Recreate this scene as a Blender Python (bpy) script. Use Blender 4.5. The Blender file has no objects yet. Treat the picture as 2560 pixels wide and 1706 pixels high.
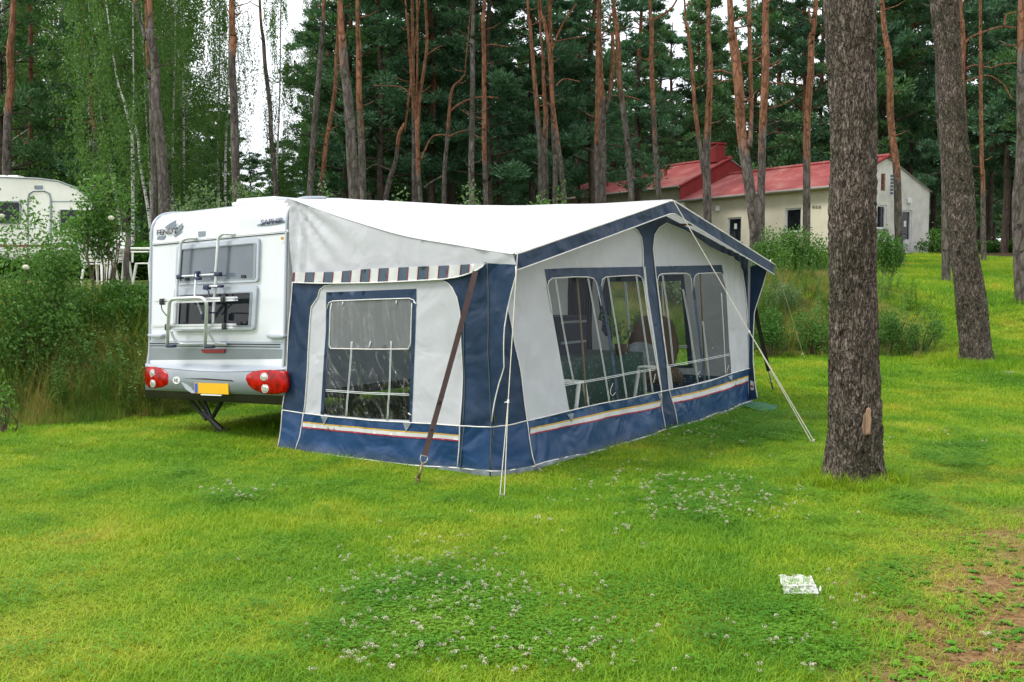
import bpy, bmesh, math, random
import numpy as np
from mathutils import Vector, Matrix, noise
from mathutils.geometry import delaunay_2d_cdt
random.seed(5); RNG = np.random.default_rng(11)
sc = bpy.context.scene
COL = sc.collection
R = math.radians
# ------------------------------------------------------------------ camera model (used to turn measured photo points into metres)
F, CX, CY, HZ = 2500.0, 1280.0, 853.0, 695.0
PITCH = math.atan((CY - HZ) / F)
EYE = Vector((0, 0, 1.69))
CP, SP = math.cos(PITCH), math.sin(PITCH)
def ray(x, y):
    b = (CY - y) / F
    return Vector(((x - CX) / F, CP + b * SP, -SP + b * CP))
def P(x, y, Y):
    d = ray(x, y)
    return EYE + d * (Y / d.y)
def lerp(a, b, t): return a + (b - a) * t
def ss(t):
    t = max(0.0, min(1.0, t)); return t * t * (3 - 2 * t)
def pl(x, xs, ys):
    return float(np.interp(x, xs, ys))
def nz(x, y=0.0, z=0.0): return noise.noise(Vector((x, y, z)))
# ------------------------------------------------------------------ terrain height
FOOTX = [-60, -14, -6.2, -4.9, -4.0, -2.0, 0, 3, 5, 10, 60]
FOOTY = [10.5, 11.5, 12.0, 12.3, 13.6, 16.5, 18.6, 18.6, 17.8, 17.2, 17.0]
def H(X, Y):
    f = pl(X, FOOTX, FOOTY)
    lawn = 0.28 * ss((Y - 12.5) / 5.5) * ss((X - 0.5) / 4)
    lawn += -0.06 * ss((Y - 10) / 2) * ss((-X - 2.5) / 2)
    d = Y - f
    left = 1.38 * ss(d / 3.2) + .35 * ss((Y - 15.5) / 7) + 1.0 * ss((Y - 23) / 26)
    mid = 1.4 * ss(d / 5.2) + 1.15 * ss((Y - 24) / 24)
    right = pl(Y, [17, 20, 22, 25, 30, 38, 48, 200], [0, .42, .9, 1.25, 1.6, 2.05, 2.65, 2.9])
    w1 = ss((X - 1) / 5); w2 = ss((X - 7.0 - (Y - 20) * .28) / 3.0)
    h = lerp(left, mid, w1); h = lerp(h, right, w2)
    if d < 0 and w2 < 1: h = lerp(0, right, w2)
    h += lawn - .045
    h += 0.02 * nz(X * .8, Y * .8) + (0.10 * nz(X * .35, Y * .35, 3) * ss(d / 2))
    return h
def G(x, y, y0=4, y1=60):
    d = ray(x, y); Y = y0; prev = y0
    while Y < y1:
        p = EYE + d * (Y / d.y)
        if p.z <= H(p.x, p.y):
            lo, hi = prev, Y
            for _ in range(20):
                m = (lo + hi) / 2; p = EYE + d * (m / d.y)
                if p.z <= H(p.x, p.y): hi = m
                else: lo = m
            return EYE + d * (hi / d.y)
        prev = Y; Y += .1
    return EYE + d * (y1 / d.y)
# ------------------------------------------------------------------ object helpers
def empty(name, loc=(0, 0, 0), label=None, cat=None, group=None, rz=0):
    o = bpy.data.objects.new(name, None); COL.objects.link(o)
    o.location = loc; o.rotation_euler[2] = rz; o.empty_display_size = .2
    return tag(o, label, cat, group)
def tag(o, label=None, cat=None, group=None, kind=None):
    if label: o['label'] = label
    if cat: o['category'] = cat
    if group: o['group'] = group
    if kind: o['kind'] = kind
    return o
def link(name, me, m=None, parent=None, smooth=False):
    o = bpy.data.objects.new(name, me); COL.objects.link(o)
    if m is not None:
        for k in (m if isinstance(m, (list, tuple)) else [m]): me.materials.append(k)
    if smooth:
        me.polygons.foreach_set('use_smooth', [True] * len(me.polygons))
    if parent is not None:
        o.parent = parent
        off = Vector((0, 0, 0)); q = parent
        # parents are never scaled; keep the mesh where it was modelled (world metres)
        bpy_mat = world_of(parent)
        o.matrix_parent_inverse = bpy_mat.inverted()
    return o
def world_of(o):
    m = Matrix.LocRotScale(o.location, o.rotation_euler, o.scale)
    if o.parent: return world_of(o.parent) @ o.matrix_parent_inverse @ m
    return m
class MB:
    def __init__(s): s.v = []; s.f = []; s.mi = []
    def add(s, vs, fs, mi=0):
        n = len(s.v); s.v += [tuple(v) for v in vs]
        s.f += [tuple(i + n for i in f) for f in fs]; s.mi += [mi] * len(fs)
        return s
    def box(s, c, sz, M=None, mi=0, bev=0.0):
        x, y, z = [k / 2 for k in sz]
        bm = bmesh.new(); bmesh.ops.create_cube(bm, size=1)
        for v in bm.verts: v.co = Vector((v.co.x * sz[0], v.co.y * sz[1], v.co.z * sz[2]))
        if bev > 0: bmesh.ops.bevel(bm, geom=bm.edges[:], offset=min(bev, min(sz) * .45), segments=2, affect='EDGES', profile=.5)
        bm.verts.index_update()
        vs = [v.co.copy() for v in bm.verts]; fs = [[v.index for v in f.verts] for f in bm.faces]; bm.free()
        M = M or Matrix.Identity(4); c = Vector(c)
        return s.add([M @ (v + c) for v in vs], fs, mi)
    def tube(s, pts, r, n=8, mi=0, cap=True, flat=1.0):
        pts = [Vector(p) for p in pts]; m = len(pts)
        rr = r if isinstance(r, (list, tuple)) else [r] * m
        vs = []; up = None
        for i, p in enumerate(pts):
            t = (pts[min(i + 1, m - 1)] - pts[max(i - 1, 0)])
            if t.length < 1e-9: t = Vector((0, 0, 1))
            t.normalize()
            if up is None:
                up = Vector((0, 0, 1)) if abs(t.z) < .9 else Vector((1, 0, 0))
            sx = t.cross(up).normalized(); up = sx.cross(t).normalized()
            for k in range(n):
                a = 2 * math.pi * k / n
                vs.append(p + (sx * math.cos(a) + up * math.sin(a) * flat) * rr[i])
        fs = [(i * n + k, i * n + (k + 1) % n, (i + 1) * n + (k + 1) % n, (i + 1) * n + k) for i in range(m - 1) for k in range(n)]
        if cap: fs += [tuple(range(n))[::-1], tuple((m - 1) * n + k for k in range(n))]
        return s.add(vs, fs, mi)
    def cyl(s, a, b, r, n=16, mi=0, r2=None): return s.tube([a, b], [r, r if r2 is None else r2], n, mi)
    def build(s, name, m, parent=None, smooth=False):
        me = bpy.data.meshes.new(name); me.from_pydata(s.v, [], s.f); me.update()
        if isinstance(m, (list, tuple)):
            pass
        o = link(name, me, m, parent, smooth)
        if isinstance(m, (list, tuple)) and len(m) > 1: me.polygons.foreach_set('material_index', s.mi)
        return o
def smooth_path(pts, n=6):
    """Catmull-Rom through points"""
    pts = [Vector(p) for p in pts]
    if len(pts) < 3:
        return [pts[0].lerp(pts[-1], i / n) for i in range(n + 1)]
    out = []
    for i in range(len(pts) - 1):
        p0 = pts[max(i - 1, 0)]; p1 = pts[i]; p2 = pts[i + 1]; p3 = pts[min(i + 2, len(pts) - 1)]
        for k in range(n):
            t = k / n
            out.append(.5 * ((2 * p1) + (p2 - p0) * t + (2 * p0 - 5 * p1 + 4 * p2 - p3) * t * t + (3 * p1 - p0 - 3 * p2 + p3) * t ** 3))
    out.append(pts[-1]); return out
# ------------------------------------------------------------------ materials
def new_mat(name):
    m = bpy.data.materials.new(name); m.use_nodes = True
    nt = m.node_tree; nt.nodes.clear()
    out = nt.nodes.new('ShaderNodeOutputMaterial')
    return m, nt, out
def N(nt, t, **kw):
    n = nt.nodes.new(t)
    for k, v in kw.items():
        if k in n.inputs: n.inputs[k].default_value = v
        else: setattr(n, k, v)
    return n
def c4(c): return (c[0], c[1], c[2], 1)
def ramp(nt, fac, stops, interp='LINEAR'):
    n = nt.nodes.new('ShaderNodeValToRGB'); n.color_ramp.interpolation = interp
    e = n.color_ramp.elements
    while len(e) > 1: e.remove(e[0])
    e[0].position = stops[0][0]; e[0].color = c4(stops[0][1])
    for p, c in stops[1:]:
        k = e.new(p); k.color = c4(c)
    nt.links.new(fac, n.inputs[0]); return n
def coords(nt, scale=(1, 1, 1), kind='Object'):
    tc = nt.nodes.new('ShaderNodeTexCoord'); mp = nt.nodes.new('ShaderNodeMapping')
    mp.inputs['Scale'].default_value = scale
    nt.links.new(tc.outputs[kind], mp.inputs[0]); return mp.outputs[0]
def coords_rot(nt, sc_, ang):
    tc = nt.nodes.new('ShaderNodeTexCoord'); a_ = nt.nodes.new('ShaderNodeMapping'); a_.inputs['Rotation'].default_value = (0, ang, 0); nt.links.new(tc.outputs['Object'], a_.inputs[0])
    b_ = nt.nodes.new('ShaderNodeMapping'); b_.inputs['Scale'].default_value = sc_; nt.links.new(a_.outputs[0], b_.inputs[0]); return b_.outputs[0]
def mathn(nt, op, a, b=None):
    n = nt.nodes.new('ShaderNodeMath'); n.operation = op
    for i, v in enumerate((a, b)):
        if v is None: continue
        if isinstance(v, (int, float)): n.inputs[i].default_value = v
        else: nt.links.new(v, n.inputs[i])
    return n.outputs[0]
def mixc(nt, fac, a, b, bt='MIX'):
    n = nt.nodes.new('ShaderNodeMix'); n.data_type = 'RGBA'; n.blend_type = bt
    for idx, v in ((0, fac), (6, a), (7, b)):
        if isinstance(v, (int, float)): n.inputs[idx].default_value = v
        elif isinstance(v, (tuple, list)): n.inputs[idx].default_value = c4(v)
        else: nt.links.new(v, n.inputs[idx])
    return n.outputs[2]
def noise_tex(nt, vec, scale, detail=4, rough=.6, dist=0):
    n = N(nt, 'ShaderNodeTexNoise', Scale=scale, Detail=detail, Roughness=rough, Distortion=dist)
    nt.links.new(vec, n.inputs['Vector']); return n.outputs['Fac']
def bump(nt, h, strength=.3, dist=.01, nrm=None):
    n = N(nt, 'ShaderNodeBump', Strength=strength, Distance=dist)
    nt.links.new(h, n.inputs['Height'])
    if nrm is not None: nt.links.new(nrm, n.inputs['Normal'])
    return n.outputs[0]
def pbr(name, c1, c2=None, scale=3, rough=.5, metal=0, spec=.5, bscale=None, bstr=.2, bdist=.003, stretch=(1, 1, 1), detail=4, coat=0, lo=.35, hi=.65):
    m, nt, out = new_mat(name)
    b = N(nt, 'ShaderNodeBsdfPrincipled', Roughness=rough, Metallic=metal)
    b.inputs['Specular IOR Level'].default_value = spec
    if coat: b.inputs['Coat Weight'].default_value = coat
    vec = coords(nt, stretch)
    if c2 is None: c2 = tuple(k * .82 for k in c1)
    f = noise_tex(nt, vec, scale, detail)
    rp = ramp(nt, f, [(lo, c1), (hi, c2)])
    nt.links.new(rp.outputs[0], b.inputs['Base Color'])
    if bscale:
        nt.links.new(bump(nt, noise_tex(nt, vec, bscale, 3), bstr, bdist), b.inputs['Normal'])
    nt.links.new(b.outputs[0], out.inputs[0]); return m
def canvas(name, c, trans=.25, rough=.75, dirt=.9, tw=None, splash=False):
    """woven awning cloth: lets some light through, fine weave, faint dirt and creases"""
    m, nt, out = new_mat(name)
    vec = coords(nt)
    f = noise_tex(nt, vec, 1.7, 6, .65)
    col = ramp(nt, f, [(.3, tuple(k * dirt for k in c)), (.62, c)]).outputs[0]
    if splash:      # rain has thrown soil against the foot of the cloth
        sx = nt.nodes.new('ShaderNodeSeparateXYZ'); nt.links.new(vec, sx.inputs[0])
        lv = mathn(nt, 'ADD', mathn(nt, 'MULTIPLY', sx.outputs[2], 5.0), mathn(nt, 'MULTIPLY', noise_tex(nt, vec, 30, 5, .8), 1.3))
        col = mixc(nt, ramp(nt, lv, [(.55, (.40, .40, .40)), (.9, (0, 0, 0))]).outputs[0], col, (.10, .115, .12))
    b = N(nt, 'ShaderNodeBsdfPrincipled', Roughness=rough); b.inputs['Specular IOR Level'].default_value = .35
    nt.links.new(col, b.inputs['Base Color'])
    h = mathn(nt, 'ADD', mathn(nt, 'MULTIPLY', noise_tex(nt, vec, 9, 2, .4), .35), mathn(nt, 'MULTIPLY', noise_tex(nt, vec, 2.4, 2, .4, 1.0), 3.0))
    h = mathn(nt, 'ADD', h, mathn(nt, 'MULTIPLY', noise_tex(nt, vec, 260, 2), .06))
    nb = bump(nt, h, .5, .022 if c[0] > .1 else .045); nt.links.new(nb, b.inputs['Normal'])
    t = N(nt, 'ShaderNodeBsdfTranslucent'); t.inputs[0].default_value = c4(tw or c)
    mx = N(nt, 'ShaderNodeMixShader', Fac=trans)
    nt.links.new(b.outputs[0], mx.inputs[1]); nt.links.new(t.outputs[0], mx.inputs[2])
    nt.links.new(mx.outputs[0], out.inputs[0]); return m
def leafy(name, stops, trans=.35, nscale=.6, rough=.55):
    """leaf material: colour varies per leaf and in drifts through the world"""
    m, nt, out = new_mat(name)
    g = nt.nodes.new('ShaderNodeNewGeometry')
    f = noise_tex(nt, g.outputs['Position'], nscale, 3)
    v = mathn(nt, 'ADD', mathn(nt, 'MULTIPLY', g.outputs['Random Per Island'], .55), mathn(nt, 'MULTIPLY', f, .6))
    v = mathn(nt, 'SUBTRACT', v, .08)
    col = ramp(nt, v, stops).outputs[0]
    b = N(nt, 'ShaderNodeBsdfPrincipled', Roughness=rough); b.inputs['Specular IOR Level'].default_value = .3
    nt.links.new(col, b.inputs['Base Color'])
    t = N(nt, 'ShaderNodeBsdfTranslucent')
    nt.links.new(mixc(nt, 1.0, col, (1.0, 1.15, .55), 'MULTIPLY'), t.inputs[0])
    mx = N(nt, 'ShaderNodeMixShader', Fac=trans)
    nt.links.new(b.outputs[0], mx.inputs[1]); nt.links.new(t.outputs[0], mx.inputs[2])
    nt.links.new(mx.outputs[0], out.inputs[0]); return m
def foil(name, tint=(.80, .82, .82), gloss=.14, drops=.0, crinkle=0.0, haze=.04):
    """clear plastic window foil, optionally crinkled or speckled with rain drops"""
    m, nt, out = new_mat(name)
    vec = coords(nt)
    tr = N(nt, 'ShaderNodeBsdfTransparent'); tr.inputs[0].default_value = c4(tint)
    gl = N(nt, 'ShaderNodeBsdfGlossy', Roughness=.12)
    if crinkle:
        vs = coords(nt, (3.0, 3.0, 1.2))
        nt.links.new(bump(nt, noise_tex(nt, vs, 2.6, 5, .6, 1.2), 1.0, crinkle), gl.inputs['Normal'])
    df = N(nt, 'ShaderNodeBsdfDiffuse'); df.inputs[0].default_value = (.75, .78, .8, 1)
    m1 = N(nt, 'ShaderNodeMixShader', Fac=gloss)
    if crinkle > .02:      # noise streaks of extra gloss paint in highlights as if on creases
        rn = noise_tex(nt, coords_rot(nt, (7, 7, .9) if tint[0] > .31 else (9, 9, .5), .55 if tint[0] > .31 else .12), .9, 4, .55, .25)
        rd = mathn(nt, 'ABSOLUTE', mathn(nt, 'SUBTRACT', rn, .5))
        nt.links.new(ramp(nt, rd, [(.0, (.26, .26, .26) if tint[0] > .31 else (.12, .12, .12)), (.012, (.09, .09, .09)), (.05, (gloss * .4,) * 3)]).outputs[0], m1.inputs[0])
    nt.links.new(tr.outputs[0], m1.inputs[1]); nt.links.new(gl.outputs[0], m1.inputs[2])
    m2 = N(nt, 'ShaderNodeMixShader', Fac=haze)
    if drops:
        vo = N(nt, 'ShaderNodeTexVoronoi', Scale=40); nt.links.new(vec, vo.inputs['Vector'])
        d = mathn(nt, 'LESS_THAN', vo.outputs['Distance'], .20)
        sel = mathn(nt, 'GREATER_THAN', noise_tex(nt, vec, 31, 1), .53)
        sx = nt.nodes.new('ShaderNodeSeparateXYZ'); nt.links.new(vec, sx.inputs[0])
        hg = mathn(nt, 'LESS_THAN', mathn(nt, 'ADD', sx.outputs[2], mathn(nt, 'MULTIPLY', noise_tex(nt, vec, 60, 1), .5)), 1.16)
        d = mathn(nt, 'MULTIPLY', mathn(nt, 'MULTIPLY', d, sel), hg)
        fac = mathn(nt, 'ADD', mathn(nt, 'MULTIPLY', d, drops), haze)
        nt.links.new(fac, m2.inputs[0])
    nt.links.new(m1.outputs[0], m2.inputs[1]); nt.links.new(df.outputs[0], m2.inputs[2])
    nt.links.new(m2.outputs[0], out.inputs[0]); return m
M = {}
M['white_gel'] = pbr('caravan_white', (.66, .68, .72), (.57, .59, .61), 1.6, .30, coat=.2, detail=8, stretch=(1, 1, .35), lo=.45, hi=.75)
M['silver'] = pbr('silver_paint', (.26, .29, .31), (.22, .25, .27), 2, .35, metal=.25)
M['silver_lt'] = pbr('light_silver', (.46, .50, .56), (.40, .44, .50), 2, .3, metal=.2)
M['alu'] = pbr('aluminium_tube', (.74, .75, .77), (.62, .64, .67), 6, .32, metal=.45)
M['black'] = pbr('black_plastic', (.012, .012, .014), (.02, .02, .02), 8, .5)
M['navyplastic'] = pbr('navy_clamp', (.012, .02, .07), (.01, .015, .04), 8, .4)
M['underbody'] = pbr('underbody', (.03, .028, .02), (.05, .045, .03), 3, .8)
M['glassdark'] = pbr('tinted_window', (.006, .008, .010), (.014, .018, .022), 1.5, .05, spec=.3)
M['glassgrey'] = pbr('blind_behind_window', (.10, .125, .15), (.15, .18, .21), 1.4, .12, spec=.6)
M['red'] = pbr('red_lens', (.50, .003, .002), (.15, .0, .0), 14, .18, spec=.3, bscale=90, bstr=.15)
M['reddark'] = pbr('dark_red_lens', (.30, .01, .02), None, 10, .2)
M['lens'] = pbr('clear_lens', (.8, .8, .78), (.35, .33, .3), 60, .08, metal=.5)
M['plate'] = pbr('yellow_plate', (.78, .43, .0), (.72, .38, .0), 4, .45)
M['plateblue'] = pbr('blue_plate_strip', (.02, .10, .55), None, 4, .45)
M['sticker'] = pbr('white_sticker', (.8, .8, .8), None, 4, .5)
M['logogrey'] = pbr('grey_logo', (.20, .24, .28), (.15, .18, .22), 4, .4)
M['logodark'] = pbr('dark_lettering', (.06, .07, .07), None, 4, .4)
M['logoblue'] = pbr('blue_grey_lettering', (.08, .09, .18), None, 4, .4)
M['cream'] = pbr('cream_caravan', (.78, .78, .70), (.68, .68, .60), 1.5, .4)
M['brownstripe'] = pbr('brown_stripe', (.22, .08, .05), None, 4, .5)
M['orange'] = pbr('orange_lens', (.9, .25, .02), None, 4, .2)
M['plastic_white'] = pbr('white_garden_plastic', (.80, .80, .76), (.72, .72, .68), 5, .45)
M['roofcloth'] = canvas('white_roof_canvas', (.78, .78, .78), .20)
M['grey'] = canvas('pale_grey_canvas', (.53, .54, .575), .10, dirt=.85)
M['blue'] = canvas('dark_blue_canvas', (.012, .036, .086), .05, rough=.5, dirt=.7, tw=(.01, .03, .12))
M['skirt'] = canvas('blue_skirt_canvas', (.018, .062, .170), .05, rough=.32, dirt=.7, splash=True)
M['mud'] = pbr('grey_mud_flap', (.26, .29, .33), (.12, .14, .16), 7, .7, bscale=20, bstr=.5, bdist=.01)
M['pipe'] = pbr('white_piping', (.78, .76, .74), (.62, .60, .58), 9, .6)
M['pipegrey'] = pbr('grey_seam', (.10, .12, .12), None, 9, .6)
M['gold'] = pbr('gold_stripe', (.55, .33, .03), (.45, .27, .03), 6, .6)
M['cream_stripe'] = pbr('cream_stripe', (.60, .61, .60), None, 6, .7)
M['redstripe'] = pbr('red_stripe', (.35, .015, .05), (.28, .01, .04), 6, .6)
M['foilclear'] = foil('window_foil', (.85, .88, .88), .03, .0, .006)
M['foildrops'] = foil('rainy_window_foil', (.90, .93, .92), .018, .5, .003, .006)
M['foilcrinkle'] = foil('crinkled_window_foil', (.34, .39, .42), .07, .12, .06, .008)
M['netblind'] = foil('net_blind', (.30, .32, .34), .08, 0, .025, .15)
M['tape'] = pbr('white_window_tape', (.66, .70, .70), None, 9, .6)
M['strap'] = pbr('brown_webbing', (.085, .045, .04), (.06, .03, .03), 30, .7, bscale=120, bstr=.3)
M['strapblack'] = pbr('black_webbing', (.012, .010, .010), None, 30, .7)
M['steel'] = pbr('galvanised_steel', (.42, .40, .36), (.25, .23, .20), 12, .4, metal=.8)
M['brass'] = pbr('brass_peg', (.34, .26, .12), (.2, .15, .07), 12, .45, metal=.7)
M['rope'] = pbr('pale_rope', (.66, .62, .52), (.5, .47, .38), 60, .8)
M['brown_pole'] = pbr('brown_pole', (.18, .11, .06), (.12, .08, .05), 8, .4, metal=.5)
M['curtain'] = pbr('dark_blue_curtain', (.012, .020, .045), (.02, .03, .06), 3, .9)
M['stripeblue'] = pbr('grey_blue_stripe', (.060, .095, .135), (.045, .075, .11), 6, .7)
M['greencloth'] = pbr('dark_green_tablecloth', (.008, .040, .036), (.015, .06, .05), 3, .85)
M['brownfab'] = pbr('brown_chair_cover', (.085, .05, .035), (.06, .035, .025), 5, .9)
M['mat_green'] = pbr('green_groundsheet', (.02, .12, .06), (.03, .16, .08), 9, .8)
M['floor_dark'] = pbr('awning_groundsheet', (.04, .05, .045), None, 9, .9)
# ------------------------------------------------------------------ caravan + awning frame of reference
O = Vector((-.184, 8.68, 0)); TH = R(35.5)
U = Vector((math.cos(TH), -math.sin(TH), 0)); V = Vector((math.sin(TH), math.cos(TH), 0)); Z = Vector((0, 0, 1))
def L(a, b, z): return O + U * a + V * b + Z * z
def loc(p):
    q = p - O; return q.dot(U), q.dot(V), q.z
class Surf:
    def __init__(s, kind, f, nrm, wr=None): s.kind = kind; s.f = f; s.n = nrm; s.wr = wr or (lambda a, z: 0.0)
    def err(s, p):
        a, b, z = loc(p)
        return (b - s.f(a, z)) if s.kind == 'b' else (a - s.f(b, z))
    def px(s, x, y, off=0.0):
        d = ray(x, y); t0, t1 = 7.0, 14.0; k = -off * (s.n.dot(V) if s.kind == 'b' else s.n.dot(U))
        e0, e1 = s.err(EYE + d * t0) + k, s.err(EYE + d * t1) + k
        for _ in range(30):
            if abs(e1 - e0) < 1e-12: break
            t2 = t1 - e1 * (t1 - t0) / (e1 - e0)
            t0, e0 = t1, e1; t1 = t2; e1 = s.err(EYE + d * t1) + k
            if abs(e1) < 1e-7: break
        a, b, z = loc(EYE + d * t1)
        return ((a if s.kind == 'b' else b), z)
    def at(s, q, off=0.0, wr=True):
        k, z = q; g = s.f(k, z)
        w = off + (s.wr(k, z) if wr else 0)
        p = L(k, g, z) if s.kind == 'b' else L(g, k, z)
        return p + s.n * w
def f_side(a, z):
    t = (a + 2.62) / 2.62
    b0 = -.09 + .09 * t; b1 = .05 - .10 * t
    return b0 + (b1 - b0) * z / 2
def f_front(b, z):
    g0 = pl(b, [-.5, 0, .43, 6.1, 7], [-.1, 0, .17, -.05, -.08])
    return g0 + (-.08 - g0) * z / 1.85
def w_side(a, z):
    w = .006 * nz(a * 1.6, z * .7, 1) + .004 * nz(a * 5, z * 2.0, 2)
    if z > 1.75:      # creases fanning out of the upper rear corner
        dx, dz = a + 2.60, 2.52 - z; r = math.hypot(dx, dz); an = math.atan2(dz, dx + 1e-6)
        w += .015 * math.sin(an * 21 + .6 * math.sin(an * 9)) * math.exp(-((r - .5) / .55) ** 2) * ss((z - 1.75) / .1)
    if a < -2.2: w += .017 * math.sin(a * 42 + z * 1.2 + 2 * nz(z, a * 2)) * ss((-2.2 - a) / .2) * ss((z - .4) / .5)
    if z < .45: w += .022 * nz(a * 3.2 + z * 2, z * 3, 5)
    if -.75 < a < -.3: w += .02 * nz(a * 2.2 + z * 1.3, z * .8, 9)
    if a > -.35: w += .026 * nz(a * 6 + z * 1.5, z * 2.2, 7)
    return w
def w_front(b, z):
    w = .007 * nz(b * 1.3, z * .7, 11) + .004 * nz(b * 4, z * 1.6, 12)
    if z < .42: w += (.018 * math.sin(b * 5.2 + 2 * nz(b, 0, 3)) + .016 * nz(b * 4, z * 3, 15)) * ss((.42 - z) / .2)
    if b > 4.9: w += .012 * math.sin(b * 30 + z * 2) * ss((b - 4.9) / .3) * (1 if z > .5 else .3)
    if b < .6: w += .022 * nz(b * 5 - z * 1.5, z * 2.2, 17)
    return w
SIDE = Surf('b', f_side, -V, w_side)
FRONT = Surf('a', f_front, U, w_front)
FAR = Surf('b', lambda a, z: 5.93, -V, lambda a, z: .006 * nz(a * 2, z, 21))
REAR = Surf('b', lambda a, z: .0436 * (z - .976), -V)
CSIDE = Surf('a', lambda b, z: -2.62, U)
def crop(ox, oy, s): return lambda *p: [(ox + x / s, oy + y / s) for x, y in p]
c2 = crop(340, 480, 2.5286); c3 = crop(680, 480, 2.0097); c4c = crop(1240, 480, 2.11875)
cW = crop(1350, 650, 3.646); cR = crop(360, 700, 4.0216); cT = crop(360, 520, 6.3595); c5 = crop(1840, 620, 3.136)
def inside(p, poly):
    x, y = p; c = False; j = len(poly) - 1
    for i in range(len(poly)):
        xi, yi = poly[i]; xj, yj = poly[j]
        if (yi > y) != (yj > y) and x < (xj - xi) * (y - yi) / (yj - yi + 1e-15) + xi: c = not c
        j = i
    return c
def dens(poly, step, closed=True):
    out = []; n = len(poly)
    for i in range(n if closed else n - 1):
        p, q = poly[i], poly[(i + 1) % n]; d = math.hypot(q[0] - p[0], q[1] - p[1]); k = max(1, int(d / step))
        out += [(lerp(p[0], q[0], t / k), lerp(p[1], q[1], t / k)) for t in range(k)]
    if not closed: out.append(poly[-1])
    return out
def tri2d(outer, holes, step):
    """constrained triangulation of an outline with holes, with a grid of inner points"""
    loops = [dens(outer, step)] + [dens(h, step) for h in holes]
    vs = []; es = []
    for lp in loops:
        n = len(vs); vs += lp; es += [(n + i, n + (i + 1) % len(lp)) for i in range(len(lp))]
    xs = [p[0] for p in outer]; ys = [p[1] for p in outer]
    nx = int((max(xs) - min(xs)) / step) + 1; ny = int((max(ys) - min(ys)) / step) + 1
    if nx * ny < 60000:
        for i in range(nx):
            for j in range(ny):
                p = (min(xs) + (i + .5 + .02 * (j % 2)) * step, min(ys) + (j + .5) * step)
                if inside(p, outer) and not any(inside(p, h) for h in holes): vs.append(p)
    r = delaunay_2d_cdt([Vector(v) for v in vs], es, [], 0, 1e-5)
    fs = []
    for f in r[2]:
        cx = sum(r[0][i][0] for i in f) / len(f); cy = sum(r[0][i][1] for i in f) / len(f)
        if inside((cx, cy), outer) and not any(inside((cx, cy), h) for h in holes): fs.append(tuple(f))
    return [tuple(v) for v in r[0]], fs
def cloth(name, S, outer, mat, parent, holes=(), off=0.0, step=.05, px=True):
    if px: outer = [S.px(*p, off) for p in outer]; holes = [[S.px(*p, off) for p in h] for h in holes]
    vs, fs = tri2d(outer, holes, step)
    b = MB().add([S.at(v, off) for v in vs], fs)
    return b.build(name, mat, parent, True)
def slab(b, S, outer, off, th, px=True, mi=0, bulge=0.0, step=9):
    """solid plate standing th proud of a surface"""
    if px: outer = [S.px(*p, off + th) for p in outer]
    if bulge:
        cx = sum(p[0] for p in outer) / len(outer); cy = sum(p[1] for p in outer) / len(outer); n = len(outer)
        rings = [1.0, .96, .85, .65, .4, .15]; vs = [S.at(p, off, False) for p in outer]
        for k, r in enumerate(rings):
            for p in outer:
                q = (cx + (p[0] - cx) * r, cy + (p[1] - cy) * r)
                vs.append(S.at(q, off + th + bulge * math.sqrt(max(0, 1 - r * r)), False))
        vs.append(S.at((cx, cy), off + th + bulge, False))
        fs = [(k * n + i, k * n + (i + 1) % n, (k + 1) * n + (i + 1) % n, (k + 1) * n + i) for k in range(len(rings)) for i in range(n)]
        k = len(rings); fs += [(k * n + i, k * n + (i + 1) % n, len(vs) - 1) for i in range(n)]
        b.add(vs, fs, mi); return b
    vs, fs = tri2d(outer, [], step)
    b.add([S.at(v, off + th, False) for v in vs], fs, mi)
    n = len(outer); w = [S.at(p, off, False) for p in outer] + [S.at(p, off + th, False) for p in outer]
    b.add(w, [(i, (i + 1) % n, n + (i + 1) % n, n + i) for i in range(n)], mi)
    return b
def ring(outer, k):
    """shrink an outline towards its centre by k pixels-ish (ratio)"""
    cx = sum(p[0] for p in outer) / len(outer); cy = sum(p[1] for p in outer) / len(outer)
    return [(cx + (x - cx) * k, cy + (y - cy) * k) for x, y in outer]
def frame(b, S, outer, inner, off, th, mi=0):
    o = [S.px(*p, off + th) for p in outer]; i = [S.px(*p, off + th) for p in inner]
    vs, fs = tri2d(o, [i], 9)
    b.add([S.at(v, off + th, False) for v in vs], fs, mi)
    for lp in (o, i):
        n = len(lp); w = [S.at(p, off, False) for p in lp] + [S.at(p, off + th, False) for p in lp]
        b.add(w, [(k, (k + 1) % n, n + (k + 1) % n, n + k) for k in range(n)], mi)
    return b
def strip_line(b, S, pts, w, off, px=True, closed=False, step=.06, mi=0, n=6, flat=1.0):
    q = [S.px(*p, off) for p in pts] if px else pts
    q = dens(q, step, closed)
    if closed: q.append(q[0])
    return b.tube([S.at(p, off) for p in q], w, n, mi, True, flat)
def roundpoly(pts, r, n=4):
    """round the corners of a pixel polygon"""
    out = []; m = len(pts)
    for i in range(m):
        p0, p, p1 = Vector(pts[i - 1]), Vector(pts[i]), Vector(pts[(i + 1) % m])
        a = (p0 - p); c = (p1 - p); rr = min(r, a.length * .45, c.length * .45)
        A = p + a.normalized() * rr; B = p + c.normalized() * rr
        for k in range(n + 1):
            t = k / n; q = A.lerp(p, t).lerp(p.lerp(B, t), t); out.append((q.x, q.y))
    return out
def ellipse(cx, cy, rx, ry, n=20, rot=0.0):
    return [(cx + rx * math.cos(t) * math.cos(rot) - ry * math.sin(t) * math.sin(rot), cy + rx * math.cos(t) * math.sin(rot) + ry * math.sin(t) * math.cos(rot)) for t in [2 * math.pi * k / n for k in range(n)]]
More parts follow.
